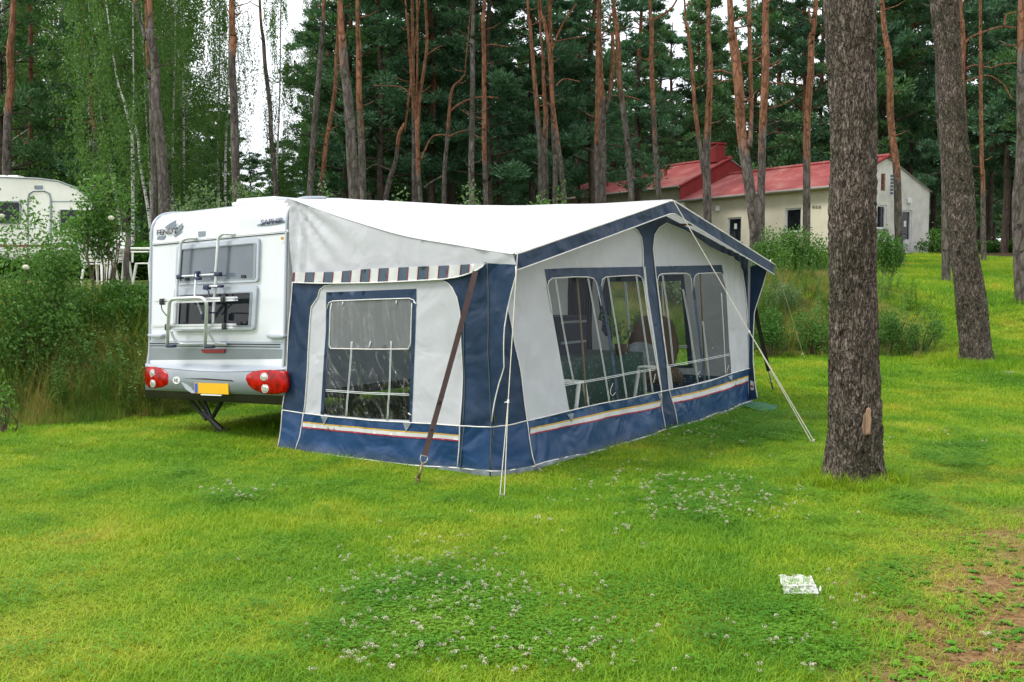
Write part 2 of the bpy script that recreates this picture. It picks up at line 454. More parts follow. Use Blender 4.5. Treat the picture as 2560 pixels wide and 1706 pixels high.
def text_on(name, s, p0, p1, p2, mat, parent, nrm, th=.002, bold=0.0):
    """lettering: baseline p0-p1, p2 above p0 at cap height"""
    cu = bpy.data.curves.new(name, 'FONT'); cu.body = s; cu.extrude = 0; cu.offset = bold
    to = bpy.data.objects.new(name, cu); COL.objects.link(to)
    dg = bpy.context.evaluated_depsgraph_get(); dg.update()
    me = bpy.data.meshes.new_from_object(to.evaluated_get(dg)); bpy.data.objects.remove(to)
    xs = [v.co.x for v in me.vertices]; ys = [v.co.y for v in me.vertices]
    x0, x1, y0, y1 = min(xs), max(xs), min(ys), max(ys)
    ex = (p1 - p0); ey = (p2 - p0)
    bm = bmesh.new(); bm.from_mesh(me)
    r = bmesh.ops.extrude_face_region(bm, geom=bm.faces[:])
    top = {e for e in r['geom'] if isinstance(e, bmesh.types.BMVert)}
    for v in bm.verts:
        q = p0 + ex * ((v.co.x - x0) / (x1 - x0)) + ey * ((v.co.y - y0) / (y1 - y0))
        v.co = q + nrm * (th if v in top else 0)
    bm.to_mesh(me); bm.free()
    return link(name, me, mat, parent)
# ------------------------------------------------------------------ THE CARAVAN
def rear_pt(x, y, off): return REAR.at(REAR.px(x, y, off), off, False)
car = empty('caravan', L(-3.77, 3.1, 0), 'white touring caravan with rear bicycle rack, seen from behind beside the blue awning', 'caravan')
tiltz = lambda a: .033 * (a + 2.62)
prof = [(-.02, .50), (-.02, .80), (0, .976), (.026, 1.57), (.052, 2.17), (.066, 2.33), (.11, 2.42), (.19, 2.485), (.32, 2.52), (.8, 2.55), (3, 2.57), (5.2, 2.56), (5.8, 2.45), (6.25, 2.0), (6.4, 1.3), (6.35, .6), (6.2, .5)]
b = MB(); aa = [-4.92, -4.90, -4.6, -3.77, -2.95, -2.64, -2.62]
n = len(prof)
for a in aa:
    ins = .02 if a in (-4.92, -2.62) else 0
    b.v += [tuple(L(a, bb + (ins if bb < 3 else -ins), z - (ins if z > 1.5 else 0) + tiltz(a))) for bb, z in prof]
for i in range(len(aa) - 1):
    for k in range(n): b.f.append((i * n + k, i * n + (k + 1) % n, (i + 1) * n + (k + 1) % n, (i + 1) * n + k))
b.f += [tuple(range(n)), tuple((len(aa) - 1) * n + k for k in range(n))[::-1]]; b.mi = [0] * len(b.f)
body = b.build('body', M['white_gel'], car)
# corner trims that follow the rear profile
for a in (-4.915, -2.632):
    t = MB(); pts = [L(a, bb - .004, z + tiltz(a)) for bb, z in [(-.03, .72)] + prof[1:9] + [(.6, 2.54)]]
    pts = [p for p in pts]
    t.tube(smooth_path(pts, 5), .017, 8); t.build('edge_trim', M['silver_lt'], car, True)
t = MB(); slab(t, REAR, cT((135, 548), (2290, 345), (2295, 388), (135, 590)), .001, .012); slab(t, REAR, cT((135, 561), (2290, 358), (2290, 368), (135, 571)), .013, .006)
o = t.build('top_moulding', M['alu'], car)
t = MB(); slab(t, REAR, cT((140, 590), (2290, 388), (2290, 400), (140, 603)), .001, .006); t.build('moulding_shade_strip', M['black'], o)  # black strip drawn in as the shade below the moulding
def rear_window(outer, inner, pm, nm):
    t = MB(); frame(t, REAR, roundpoly(outer, 9), roundpoly(inner, 5), .001, .028)
    w = t.build('window', M['silver_lt'], car)
    t = MB(); frame(t, REAR, roundpoly(ring(inner, 1.05), 6), roundpoly(ring(inner, .985), 4), .028, .005); t.build('window_seal', M['silver'], w)
    t = MB(); slab(t, REAR, roundpoly(ring(inner, 1.03), 4), .004, .016); t.build('pane', M[pm], w)
    for fx in (.10, .86):
        cx = lerp(inner[3][0], inner[2][0], fx); cy = lerp(inner[3][1], inner[2][1], fx) - 5
        t = MB(); slab(t, REAR, roundpoly([(cx - 5, cy - 5), (cx + 5, cy - 5), (cx + 5, cy + 3), (cx - 5, cy + 3)], 2), .02, .012); t.build('catch', M['black'], w)
    return w
rear_window(c2((256, 340), (776, 290), (768, 568), (246, 590)), c2((284, 366), (748, 326), (742, 548), (272, 568)), 'glassgrey', 0)
rear_window(c2((240, 612), (764, 592), (746, 872), (232, 882)), c2((272, 656), (724, 636), (712, 846), (262, 850)), 'glassdark', 1)
# white towel seen in the lower window + aluminium ledge lines
# lower mouldings
for k, (y0, y1, mt, th) in enumerate([(946, 998, 'silver_lt', .012)]):
    t = MB(); slab(t, REAR, c2((78, y0 - 6), (932, y0 + 2), (934, y1), (78, y1 - 16)), .0, th); mo = t.build('lower_moulding', M[mt], car)
for (ya, yb, h) in ((634, 646, 11), (658, 672, 9)):
    t = MB(); slab(t, REAR, cR((55, ya), (1368, yb), (1368, yb + h), (55, ya + h)), .012, .004); t.build('rubber_insert', M['black'], mo)
t = MB(); slab(t, REAR, cR((45, 688), (1420, 700), (1432, 868), (20, 836)), -.002, .010); t.build('grey_panel', M['silver'], car)
t = MB(); slab(t, REAR, cR((572, 699), (808, 697), (800, 736), (592, 736)), .008, .02); t.build('brake_light', M['reddark'], car)
# bumper: lofted rows
def loft(rows, name, mat, parent):
    b = MB(); m = len(rows[0][0]); vs = []
    for pts, off in rows:
        for i, p in enumerate(pts):
            o_ = off[i] if isinstance(off, (list, tuple)) else off; q = REAR.px(*p, o_)
            vs.append(REAR.at(q, o_, False))
    fs = [(r * m + i, r * m + i + 1, (r + 1) * m + i + 1, (r + 1) * m + i) for r in range(len(rows) - 1) for i in range(m - 1)]
    b.add(vs, fs); return b.build(name, mat, parent, True)
xs = [14, 60, 200, 400, 600, 800, 1000, 1200, 1380, 1436]
def row(ys): return cR(*[(x, np.interp(x, [14, 720, 1436], ys)) for x in xs])
e = [.0, 1, 1, 1, 1, 1, 1, 1, 1, 0]
r1 = cR(*[(x, np.interp(x, [14, 300, 700, 1100, 1436], [868, 896, 926, 918, 900])) for x in xs])
bp = loft([(row([838, 850, 868]), .002), (row([843, 856, 876]), .018), (r1, [.02 + .065 * k for k in e]), (row([1000, 1010, 1040]), [.02 + .09 * k for k in e]), (row([1085, 1110, 1130]), [.02 + .08 * k for k in e]), (row([1106, 1140, 1168]), [.01 + .05 * k for k in e])], 'bumper', M['silver'], car)
t = loft([(row([838, 850, 868]), .004), (row([845, 858, 877]), .024), (r1, [.024 + .066 * k for k in e])], 'bumper_ledge_highlight', M['silver_lt'], bp)  # lighter silver paints the highlight onto the bumper's top face
loft([(row([1106, 1140, 1168]), .04), (row([1150, 1190, 1215]), .0), (row([1185, 1222, 1262]), -.06)], 'underside_apron', M['underbody'], car)
def lamp(outl, lenses, hub):
    t = MB(); slab(t, REAR, outl, .06, .035, bulge=.03); w = t.build('tail_light', M['red'], car, True)
    for (cx, cy, rx, ry) in lenses:
        t = MB(); slab(t, REAR, cR(*ellipse(cx, cy, rx, ry)), .10, .022, bulge=.006); q = t.build('lens', M['lens'], w, True)
        t = MB(); frame(t, REAR, cR(*ellipse(cx, cy, rx + 4, ry + 4)), cR(*ellipse(cx, cy, rx, ry)), .10, .024); t.build('lens_rim', M['alu'], w)
lamp(cR((15, 880), (60, 872), (110, 874), (190, 898), (245, 945), (280, 1010), (255, 1055), (185, 1085), (110, 1092), (50, 1084), (18, 1050), (12, 960)), [(82, 940, 20, 37), (88, 1040, 22, 37)], 0)
lamp(cR((1012, 1015), (1035, 955), (1100, 918), (1180, 907), (1260, 905), (1350, 912), (1420, 925), (1434, 990), (1434, 1060), (1420, 1130), (1350, 1148), (1270, 1152), (1180, 1138), (1100, 1105), (1040, 1060)), [(1206, 980, 34, 42), (1216, 1092, 32, 42)], 0)
t = MB(); slab(t, REAR, cR(*ellipse(325, 1010, 37, 39)), .105, .006); st = t.build('country_sticker', M['sticker'], car)
text_on('lettering', 'NL', rear_pt(*cR((303, 1027))[0], .112), rear_pt(*cR((347, 1029))[0], .112), rear_pt(*cR((303, 992))[0], .112), M['logodark'], st, -V)
t = MB(); slab(t, REAR, cR((505, 1035), (845, 1045), (848, 1153), (505, 1140)), .108, .008); pt = t.build('number_plate', M['plate'], car)
t = MB(); slab(t, REAR, cR((509, 1040), (538, 1041), (538, 1136), (509, 1136)), .116, .003); t.build('country_strip', M['plateblue'], pt)
t = MB(); slab(t, REAR, cR((570, 1148), (776, 1156), (776, 1168), (570, 1160)), .108, .012); t.build('plate_holder_strip', M['sticker'], pt)
t = MB(); slab(t, REAR, cR((390, 992), (600, 990), (880, 1008), (905, 1024), (860, 1020), (600, 1004)), .102, .01); t.build('plate_recess_shade', M['underbody'], bp)  # dark slab stands in for the shade of the recess above the plate
t = MB(); slab(t, REAR, cR((372, 1030), (410, 1045), (470, 1090), (510, 1138), (480, 1140), (420, 1100)), .10, .012); t.build('chrome_blade_highlight', M['silver_lt'], bp)  # pale slab painted as the highlight on a chrome blade
# handles
for q in (cR((35, 545), (178, 545), (180, 560), (165, 590), (50, 575), (35, 565)), cR((1232, 548), (1400, 548), (1405, 575), (1380, 590), (1250, 590), (1232, 570))):
    t = MB(); slab(t, REAR, q, .0, .045, bulge=.01); t.build('grab_handle', M['silver_lt'], car, True)
# decals
t = MB()
for q in (cT((318, 322), (360, 280), (420, 240), (515, 190), (508, 250), (488, 290), (520, 310), (500, 322)), cT((530, 300), (615, 235), (603, 325), (560, 370), (520, 400), (470, 452), (512, 372)), cT((215, 455), (345, 440), (312, 505), (200, 505)), cT((478, 448), (600, 360), (600, 378), (486, 464))):
    slab(t, REAR, q, .0, .003)
lg = t.build('logo_decal', M['logogrey'], car)
text_on('lettering', 'FENDT', rear_pt(*cT((205, 440))[0], .008), rear_pt(*cT((532, 402))[0], .008), rear_pt(*cT((203, 352))[0], .008), M['logodark'], lg, -V, bold=.02)
t = MB(); slab(t, REAR, cT(*ellipse(2030, 245, 242, 30, 28, R(-8))), .0, .003); lg = t.build('model_decal', M['logogrey'], car)
text_on('lettering', 'SAPHIR', rear_pt(*cT((1850, 272))[0], .008), rear_pt(*cT((2210, 232))[0], .008), rear_pt(*cT((1862, 192))[0], .008), M['logoblue'], lg, -V, bold=.015)
t = MB(); slab(t, REAR, cT((860, 378), (970, 370), (970, 450), (862, 462)), .0, .003); t.build('rating_sticker', M['logogrey'], car)
t = MB(); slab(t, REAR, cT(*ellipse(2197, 500, 42, 58)), .0, .003); s_ = t.build('club_sticker', M['sticker'], car)
t = MB(); slab(t, REAR, cT(*ellipse(2197, 484, 26, 26)), .003, .002); t.build('sticker_emblem', M['gold'], s_)
# roof hatch, jack legs, wheels, rear corner steady
t = MB(); Mx = Matrix.Translation(L(-3.66, .75, 2.52)) @ Matrix.Rotation(-TH, 4, 'Z')
t.box((0, 0, .0), (.72, .55, .05), Mx, 0, .02); t.box((0, 0, .035), (.66, .48, .06), Mx, 0, .029); t.build('roof_hatch', M['white_gel'], car)
j = MB(); g = lambda x, y, o_=-.35: rear_pt(*c2((x, y))[0], o_)
j.tube([g(350, 1322), g(445, 1440)], .022, 6); j.tube([g(395, 1322), g(450, 1400)], .014, 6); j.tube([g(430, 1322), g(478, 1430)], .020, 6); j.tube([g(545, 1322), g(478, 1435)], .024, 6)
j.tube([g(430, 1395), g(545, 1508)], .032, 6); j.build('jack_leg', M['black'], car)
j = MB(); j.box(tuple(g(545, 1508) + Vector((0, 0, .005))), (.14, .14, .02)); j.build('jack_foot', M['black'], car)
for a in (-4.75, -2.8):
    for bb in (3.0,):
        j = MB(); c = L(a, bb, .32); j.cyl(c - U * .1, c + U * .1, .32, 28); w = j.build('wheel', M['black'], car, True)
        j = MB(); j.cyl(c - U * .105, c + U * .105, .19, 20); j.build('rim', M['alu'], w)
j = MB(); c = L(-2.95, .55, 0); j.cyl(c + Z * .02, c + Z * .5, .045, 10); j.box(tuple(c + Z * .02), (.16, .16, .03)); j.build('jack_leg', M['steel'], car)
j = MB(); Mx = Matrix.Translation(L(-3.77, 3.1, .47)) @ Matrix.Rotation(-TH, 4, 'Z'); j.box((0, 0, 0), (2.0, 5.6, .09), Mx); j.box((-.7, 0, -.07), (.08, 5.6, .12), Mx); j.box((.7, 0, -.07), (.08, 5.6, .12), Mx); j.build('chassis', M['underbody'], car)
# bicycle rack
rk = empty('bicycle_rack', rear_pt(560, 760, .05), 'folded aluminium bicycle rack mounted over the two rear caravan windows', 'bicycle rack')
def rp(pts, offs):
    return [rear_pt(x, y, o_) for (x, y), o_ in zip(pts, offs)]
def tube(name, pts, offs, r=.0175, m='alu', par=None, n=6):
    t = MB(); t.tube(smooth_path(rp(pts, offs), n), r, 10); return t.build(name, M[m], par or rk, True)
tube('upright', cT((840, 480), (740, 482), (650, 498), (600, 545), (578, 640), (560, 900), (545, 1080)) + c2((262, 560), (254, 700), (246, 845)), [.02, .06, .09, .10, .10, .10, .10, .10, .10, .10])
tube('upright', cT((1440, 420), (1330, 412), (1240, 420), (1190, 475), (1175, 560), (1160, 800), (1140, 1060)) + c2((507, 530), (494, 700), (487, 840)), [.02, .06, .09, .10, .10, .10, .10, .10, .10, .10])
tube('crossbar', c2((268, 536), (390, 529), (515, 521)), [.11] * 3, .012)
tube('centre_tube', c2((381, 520), (375, 590), (371, 675)), [.14, .16, .20], .012)
tube('stay', c2((388, 700), (402, 735), (418, 775)), [.25, .2, .15], .010)
tube('carrier_hoop', c2((198, 972), (203, 850), (210, 730), (216, 694), (238, 677), (320, 672), (402, 670), (432, 684), (446, 722), (442, 850), (436, 978)), [.16, .28, .36, .38, .38, .38, .38, .38, .36, .28, .16], .0185)
tube('base_tube', c2((222, 880), (240, 925), (270, 955), (310, 962), (400, 960), (470, 960), (570, 962)), [.12, .10, .07, .05, .05, .05, .05], .013)
tube('base_tube', c2((455, 880), (475, 915), (505, 952), (570, 962)), [.14, .10, .06, .05], .013)
def rail(pts, off, h, parent):
    t = MB(); (x0, y0), (x1, y1) = pts
    for dy, th in ((-h * .5, h * .42), (h * .08, h * .42)):
        slab(t, REAR, [(x0, y0 + dy), (x1, y1 + dy), (x1 + 3, y1 + dy + th), (x0 + 2, y0 + dy + th)], off, .05)
    slab(t, REAR, [(x0 + 2, y0 - h * .1), (x1, y1 - h * .1), (x1, y1 + h * .1), (x0 + 2, y0 + h * .1)], off, .03)
    return t.build('wheel_rail', M['alu'], parent)
ra = rail(c2((104, 696), (614, 676)), .27, 11, rk); rb_ = rail(c2((92, 856), (606, 848)), .20, 12, rk)
def clamp(x, y, off, s=(14, 12), m='navyplastic', par=None, nm='clamp'):
    t = MB(); slab(t, REAR, roundpoly(c2((x - s[0], y - s[1]), (x + s[0], y - s[1]), (x + s[0], y + s[1]), (x - s[0], y + s[1])), 3), off, .045, bulge=.006); return t.build(nm, M[m], par or rk, True)
for x, y, of, s in ((268, 538, .085, (14, 14)), (378, 520, .10, (9, 20)), (380, 548, .11, (15, 10)), (508, 520, .085, (16, 14)), (438, 603, .14, (15, 16)), (505, 597, .10, (30, 9)), (212, 976, .14, (24, 9)), (455, 980, .14, (26, 9))): clamp(x, y, of, s)
for x, y, par, of in ((156, 695, ra, .3), (542, 680, ra, .3), (190, 856, rb_, .23), (550, 852, rb_, .23)): clamp(x, y, of, (9, 20), 'black', par, 'strap_buckle')
tube('rubber_strap', c2((160, 715), (165, 745), (190, 778), (215, 800)), [.3, .32, .33, .3], .006, 'black')
tube('hook_arm', c2((440, 600), (480, 597), (520, 596)), [.16, .16, .14], .010)
tube('rubber_strap', c2((440, 612), (458, 628), (460, 655), (458, 670)), [.17, .18, .18, .2], .007, 'navyplastic')
tube('strap_bar', c2((425, 764), (470, 764), (505, 766)), [.33, .2, .12], .008, 'navyplastic')
t = MB(); t.tube(rp(c2((432, 770), (428, 810)), [.2, .2]), .03, 8); t.build('lock_housing', M['navyplastic'], rk)
# ------------------------------------------------------------------ THE AWNING
aw = empty('awning', L(-1.2, 2.9, 0), 'large blue and pale grey caravan awning with white gabled roof and foil windows', 'awning')
TIP = .27; BE = 5.95
def rz(a, b):
    s = max(0, min(1, (a + 2.62) / (2.62 + TIP))); bb = max(0, min(BE, b))
    zr = 2.50 + .09 * math.sin(math.pi * bb / BE)
    zf = 1.875 + .655 * (1 - abs(bb - 2.93) / 3.0)
    z = lerp(zr, zf, s) - .05 * math.sin(math.pi * s) * (1 - ss(bb / 2.2)) - .025 * math.sin(math.pi * s)
    return z + .012 * nz(a * 1.5, b * 1.2, 31) * math.sin(math.pi * s)
b = MB(); NA, NB = 36, 72
for i in range(NA + 1):
    a = lerp(-2.72, TIP, i / NA)
    for k in range(NB + 1):
        bb = lerp(0, BE, k / NB); z = rz(a, bb)
        if i == 0: z -= .05
        bq = bb + (f_side(a, z) - .012) * (1 - ss(bb / .4))
        b.v.append(tuple(L(a, bq, z)))
b.f = [(i * (NB + 1) + k, i * (NB + 1) + k + 1, (i + 1) * (NB + 1) + k + 1, (i + 1) * (NB + 1) + k) for i in range(NA) for k in range(NB)]
b.mi = [0] * len(b.f); roof = b.build('roof', M['roofcloth'], aw, True)
b = MB()
for k in range(70):
    a_, q_ = random.uniform(-2.5, .2), random.uniform(.1, 5.8); p = L(a_, q_, rz(a_, q_) + .006); d = Vector((random.gauss(0, 1), random.gauss(0, 1), 0)).normalized() * random.uniform(.006, .03); s_ = d.cross(Z).normalized() * .003
    b.add([p - d, p + s_, p + d, p - s_], [(0, 1, 2, 3)])
b.build('fallen_needles', M['brown_pole'], roof)
b = MB()
for q_ in (1.48, 2.93, 4.4): b.tube([L(a_, q_, rz(a_, q_) + .002) for a_ in np.linspace(-2.6, TIP, 30)], .006, 5)
b.build('roof_seam', M['roofcloth'], roof, True)
# canopy valance along the front gable edge
def front_edge(bb, dz=0, da=0): return L(TIP + da, bb, rz(TIP, bb) - dz)
b = MB(); nB = 80; rows_ = [0.0, .03, .08, .135]
for j, dz in enumerate(rows_):
    for k in range(nB + 1):
        bb = lerp(-.02, BE, k / nB)
        b.v.append(tuple(front_edge(bb, dz + (.005 if j == 0 else 0), .004 + .010 * nz(bb * 3, dz * 5, 2) * (j / 3))))
b.f = [(j * (nB + 1) + k, j * (nB + 1) + k + 1, (j + 1) * (nB + 1) + k + 1, (j + 1) * (nB + 1) + k) for j in range(3) for k in range(nB)]
b.mi = [0] * len(b.f); cv = b.build('canopy_valance', M['blue'], aw, True)
b = MB(); b.tube([front_edge(lerp(-.02, BE, k / 60), .137, .008 + .006 * nz(lerp(0, BE, k / 60) * 3, .7, 2)) for k in range(61)], .0065, 6); b.build('piping', M['pipe'], cv, True)
b = MB(); b.tube([front_edge(lerp(-.02, BE, k / 60), .0, .004) for k in range(61)], .008, 6); b.build('piping', M['pipe'], cv, True)
for bb in (-.01, BE):
    b = MB(); p = front_edge(bb); b.add([p + Vector((0, 0, .01)), p - Z * .15, p - Z * .12 - U * .06, p + U * .012 - Z * .05], [(0, 1, 2), (0, 3, 1), (0, 2, 3), (1, 3, 2)]); b.build('corner_patch', M['grey'], aw)
# --- side wall pieces, traced on the wall's own surface
seam3 = [(1075, 360), (1090, 700), (1097, 1165), (1095, 1405)]
paleL = [(300, 468), (262, 474), (240, 492), (230, 530), (197, 580), (190, 650), (178, 900), (168, 1030), (156, 1113)]
paleR = [(860, 448), (885, 460), (905, 482), (930, 530), (943, 600), (947, 700), (948, 900), (950, 1175)]
band = [(52, 1096), (156, 1113), (300, 1129), (500, 1149), (700, 1160), (950, 1175), (1098, 1183)]
base3 = [(26, 1296), (120, 1304), (400, 1336), (655, 1370), (930, 1388), (1095, 1402)]
leftE = [(102, 450), (95, 600), (76, 870), (52, 1096)]
winO = [(262, 548), (290, 540), (705, 530), (722, 560), (716, 780), (703, 1155), (700, 1160), (500, 1149), (300, 1129), (243, 1122), (258, 900), (272, 700)]
top_c = [(300, 440), (860, 425)]
pal = [(300, 430)] + [(860, 420)] + paleR + band[4:1:-1][0:3] + [band[1]] + paleL[::-1]
hole = [(285, 560), (300, 552), (692, 540), (706, 548), (702, 780), (692, 1145), (500, 1138), (300, 1120), (262, 1113), (275, 900), (283, 700)]
cloth('side_wall_panel', SIDE, c3(*pal), M['grey'], aw, [c3(*hole)])
cloth('blue_corner_panel', SIDE, c3(*([(110, 430), (300, 430)] + paleL + [band[0]] + leftE[::-1][1:])), M['blue'], aw)
cloth('blue_corner_panel', SIDE, c3(*([(860, 420)] + [(1075, 352)] + seam3[1:3] + [band[6], band[5]] + paleR[::-1][1:])), M['blue'], aw)
cloth('skirt', SIDE, c3(*(band + base3[::-1])), M['skirt'], aw, off=.003)
b = MB()
q = [SIDE.px(*p) for p in c3(*[(x, y - 6) for x, y in base3])]; q2 = [(k, z - .085) for k, z in q]
vs, fs = tri2d(q + q2[::-1], [], .05); b.add([SIDE.at(v, .004 + .02 * abs(nz(v[0] * 5, v[1] * 9))) for v in vs], fs); b.build('mud_flap', M['mud'], aw, True)
# grey upper triangle up to the roof edge
tri = [SIDE.px(*p) for p in c3((1225, 366), (1075, 362), (820, 392), (480, 402), (104, 410))]
tri = tri + [(a, rz(a, 0) - .004) for a in np.linspace(-2.62, TIP, 30)]
cloth('side_gusset', SIDE, tri, M['grey'], aw, px=False, step=.035)
cloth('corner_wing', SIDE, c3((1075, 358), (1225, 366), (1222, 420), (1200, 510), (1180, 590), (1170, 680), (1167, 800), (1165, 880), (1140, 960), (1118, 1060), (1100, 1155), (1097, 1165), (1090, 700)), M['blue'], aw, off=.002)
# striped scalloped valance
va = [(104, 404), (300, 402), (480, 386), (700, 376), (900, 368), (1070, 358)]
vb = [(96, 455), (200, 459), (300, 460), (500, 457), (700, 448), (860, 439), (930, 428), (985, 412), (1030, 393), (1055, 372)]
cloth('striped_valance', SIDE, c3(*(va + vb[::-1])), M['cream_stripe'], aw, off=.035)
vl = bpy.data.objects[-1] if False else [o for o in aw.children if o.name.startswith('striped_valance')][0]
tx = [p[0] for p in va]; ty = [p[1] for p in va]; bx = [p[0] for p in vb]; by = [p[1] for p in vb]
for x0, x1 in ((104, 119), (172, 214), (264, 308), (356, 399), (449, 494), (540, 586), (639, 686), (738, 786), (840, 888), (950, 995)):
    sk = -6
    def quad(u, v_): return [(u, np.interp(u, tx, ty) + 1), (v_, np.interp(v_, tx, ty) + 1), (v_ + sk, np.interp(v_ + sk, bx, by) - 3), (u + sk, np.interp(u + sk, bx, by) - 3)]
    cloth('blue_stripe', SIDE, c3(*quad(x0, x1)), M['stripeblue'], vl, off=.038)
    for e_ in (x0, x1):
        b = MB(); qq = quad(e_ - 2, e_ + 2); slab(b, SIDE, c3(*qq), .0, .001)
        b = MB(); strip_line(b, SIDE, c3(qq[0], qq[3]), .004, .0395); b.build('red_edge', M['redstripe'], vl)
b = MB(); strip_line(b, SIDE, c3(*vb), .0065, .038); b.build('piping', M['pipe'], vl, True)
# piping lines on the side
def pipes(S, lines, parent, cr, m='pipe', r=.0055, off=.006, nm='piping'):
    b = MB()
    for ln in lines: strip_line(b, S, cr(*ln), r, off)
    return b.build(nm, M[m], parent, True)
pipes(SIDE, [paleL, paleR + [(950, 1240), (945, 1300), (932, 1388)], band, base3, [(156, 1113), (142, 1230), (120, 1303)], leftE, [(26, 1296), (52, 1096)]], aw, c3, nm='side_piping')
pipes(SIDE, [[(1222, 372), (1222, 420), (1200, 510), (1180, 590), (1170, 680), (1167, 800), (1165, 880), (1140, 960), (1118, 1060), (1100, 1155)]], aw, c3, nm='wing_piping')
pipes(SIDE, [seam3, [(962, 600), (962, 1170)], [(968, 1180), (950, 1385)]], aw, c3, 'pipegrey', .004, nm='seam')
# stripes of the skirt: solid ribbons
def ribbon(S, pts, h, m, parent, cr, off, nm):
    top = [(x, y) for x, y in pts]; bot = [(x, y + h) for x, y in pts][::-1]
    return cloth(nm, S, cr(*(top + bot)), M[m], parent, off=off, step=.04)
sb = [(153, 1154), (300, 1168), (500, 1187), (700, 1204), (946, 1220)]
ribbon(SIDE, sb, 7, 'gold', aw, c3, .008, 'gold_stripe')
ribbon(SIDE, [(x, y + 7) for x, y in sb], 20, 'cream_stripe', aw, c3, .007, 'cream_stripe')
ribbon(SIDE, [(x, y + 26) for x, y in sb], 7, 'redstripe', aw, c3, .008, 'red_stripe')
# side window
w = cloth('side_window', SIDE, c3((272, 505), (725, 487), (724, 550), (716, 780), (702, 1158), (690, 1158), (700, 780), (704, 560), (690, 540), (300, 550), (287, 565), (283, 700), (273, 900), (262, 1122), (243, 1118), (258, 900), (270, 700)), M['blue'], aw, off=.004)
cloth('pane', SIDE, c3((285, 785), (700, 780), (692, 1148), (500, 1141), (300, 1123), (260, 1116), (274, 900)), M['foilcrinkle'], w, off=.001)
cloth('net_blind', SIDE, c3((288, 562), (300, 550), (690, 540), (704, 556), (698, 770), (690, 788), (300, 790), (286, 780)), M['netblind'], w, off=.002)
pipes(SIDE, [[(275, 590), (285, 558), (305, 549), (500, 541), (690, 535), (712, 545), (720, 560)], [(300, 560), (292, 600), (288, 770), (296, 787), (500, 791), (685, 790), (695, 765), (702, 560)]], w, c3, nm='window_piping')
pipes(SIDE, [[(400, 752), (396, 830), (382, 1000), (370, 1133)], [(405, 752), (401, 830), (387, 1000), (375, 1133)], [(597, 750), (588, 1000), (575, 1150)], [(602, 750), (593, 1000), (580, 1150)], [(272, 994), (480, 1008), (690, 1016)], [(272, 1001), (480, 1015), (690, 1023)]], w, c3, 'tape', .0035, .006, 'window_tape')
for q in (((244, 1124), (286, 1130), (262, 1172)), ((656, 1158), (698, 1163), (672, 1206))): cloth('tie_flap', SIDE, c3(*q), M['mud'], aw, off=.012)
for q in (((357, 555), (355, 570)), ((625, 548), (625, 563)), ((492, 755), (488, 785)), ((690, 1110), (700, 1125)), ((715, 555), (724, 563))):
    pass
pipes(SIDE, [((357, 553), (355, 572)), ((625, 546), (625, 566)), ((496, 752), (488, 786)), ((688, 1112), (700, 1122)), ((712, 552), (724, 563))], w, c3, 'tape', .007, .008, 'toggle')
# --- front wall
wl = [(1085, 362), (1130, 470), (1185, 590), (1215, 740), (1250, 930), (1285, 1150)]
blue_strip = wl + [(1097, 1180), (1090, 700), (1078, 372)]
cloth('front_corner_panel', FRONT, c3(*blue_strip), M['blue'], aw)
cloth('skirt', FRONT, c3((1097, 1182), (1180, 1172), (1285, 1150), (1295, 1240), (1310, 1330), (1322, 1378), (1250, 1388), (1180, 1400), (1095, 1404)), M['skirt'], aw, off=.002)
bandF = [(175, 1212), (385, 1160), (560, 1120), (700, 1096), (876, 1058), (905, 1052), (1020, 1028), (1130, 1003), (1250, 962), (1345, 934)]
baseF = [(208, 1448), (330, 1417), (480, 1384), (640, 1345), (760, 1305), (890, 1264), (965, 1240), (1060, 1212), (1180, 1172), (1260, 1144), (1345, 1110)]
wlF = [FRONT.px(*p) for p in c3(*wl)]
def fp(*p): return [FRONT.px(*q) for q in c4c(*p)]
def wp(*p): return [FRONT.px(*q) for q in cW(*p)]
topline = lambda b0, b1: [(bb, rz(-.09, bb) - .006) for bb in np.linspace(b0, b1, 24)]
h1 = [(68, 240), (80, 195), (110, 168), (300, 155), (440, 155), (488, 170), (515, 205), (557, 205), (568, 178), (600, 157), (750, 146), (890, 140), (925, 158), (942, 200), (985, 520), (1060, 950), (1105, 1208), (900, 1243), (720, 1278), (520, 1322), (265, 1388), (215, 1100), (165, 800), (110, 480)]
h2 = [(1070, 200), (1080, 150), (1110, 128), (1330, 123), (1362, 140), (1375, 180), (1398, 180), (1412, 145), (1440, 125), (1640, 118), (1668, 132), (1690, 250), (1700, 400), (1720, 800), (1745, 1048), (1500, 1103), (1200, 1185), (1165, 950), (1130, 700)]
postL = [(718, 184), (750, 206), (770, 242), (778, 300), (781, 390), (800, 560), (838, 800), (876, 1058)]
postR = [(905, 166), (865, 190), (840, 228), (832, 300), (848, 440), (880, 720), (905, 900), (918, 1049)]
paleR4 = [(905, 166), (1000, 205), (1065, 248), (1130, 292), (1190, 322), (1250, 345), (1290, 380), (1308, 420), (1316, 500), (1333, 700), (1340, 934)]
bL = fp(*postL)
palL = wlF + fp(*bandF[1:5])[0:0] + fp((385, 1160), (560, 1120), (700, 1096)) + bL[::-1]
palL = palL + topline(bL[0][0], wlF[0][0])
cloth('front_wall_panel', FRONT, palL, M['grey'], aw, [wp(*h1)], px=False)
cloth('front_wall_panel', FRONT, fp(*(paleR4 + [(1250, 962), (1130, 1003), (1020, 1028)] + postR[::-1][:-1])), M['grey'], aw, [wp(*h2)], px=False)
pR = fp(*postR); pr4 = fp(*paleR4)
rb4 = fp((1357, 350), (1352, 500), (1352, 700), (1352, 932))
ctr = bL + pR[::-1] + pr4 + fp((1352, 932), (1354, 700), (1352, 500)) + [(5.93, 1.80)] + topline(5.93, bL[0][0])
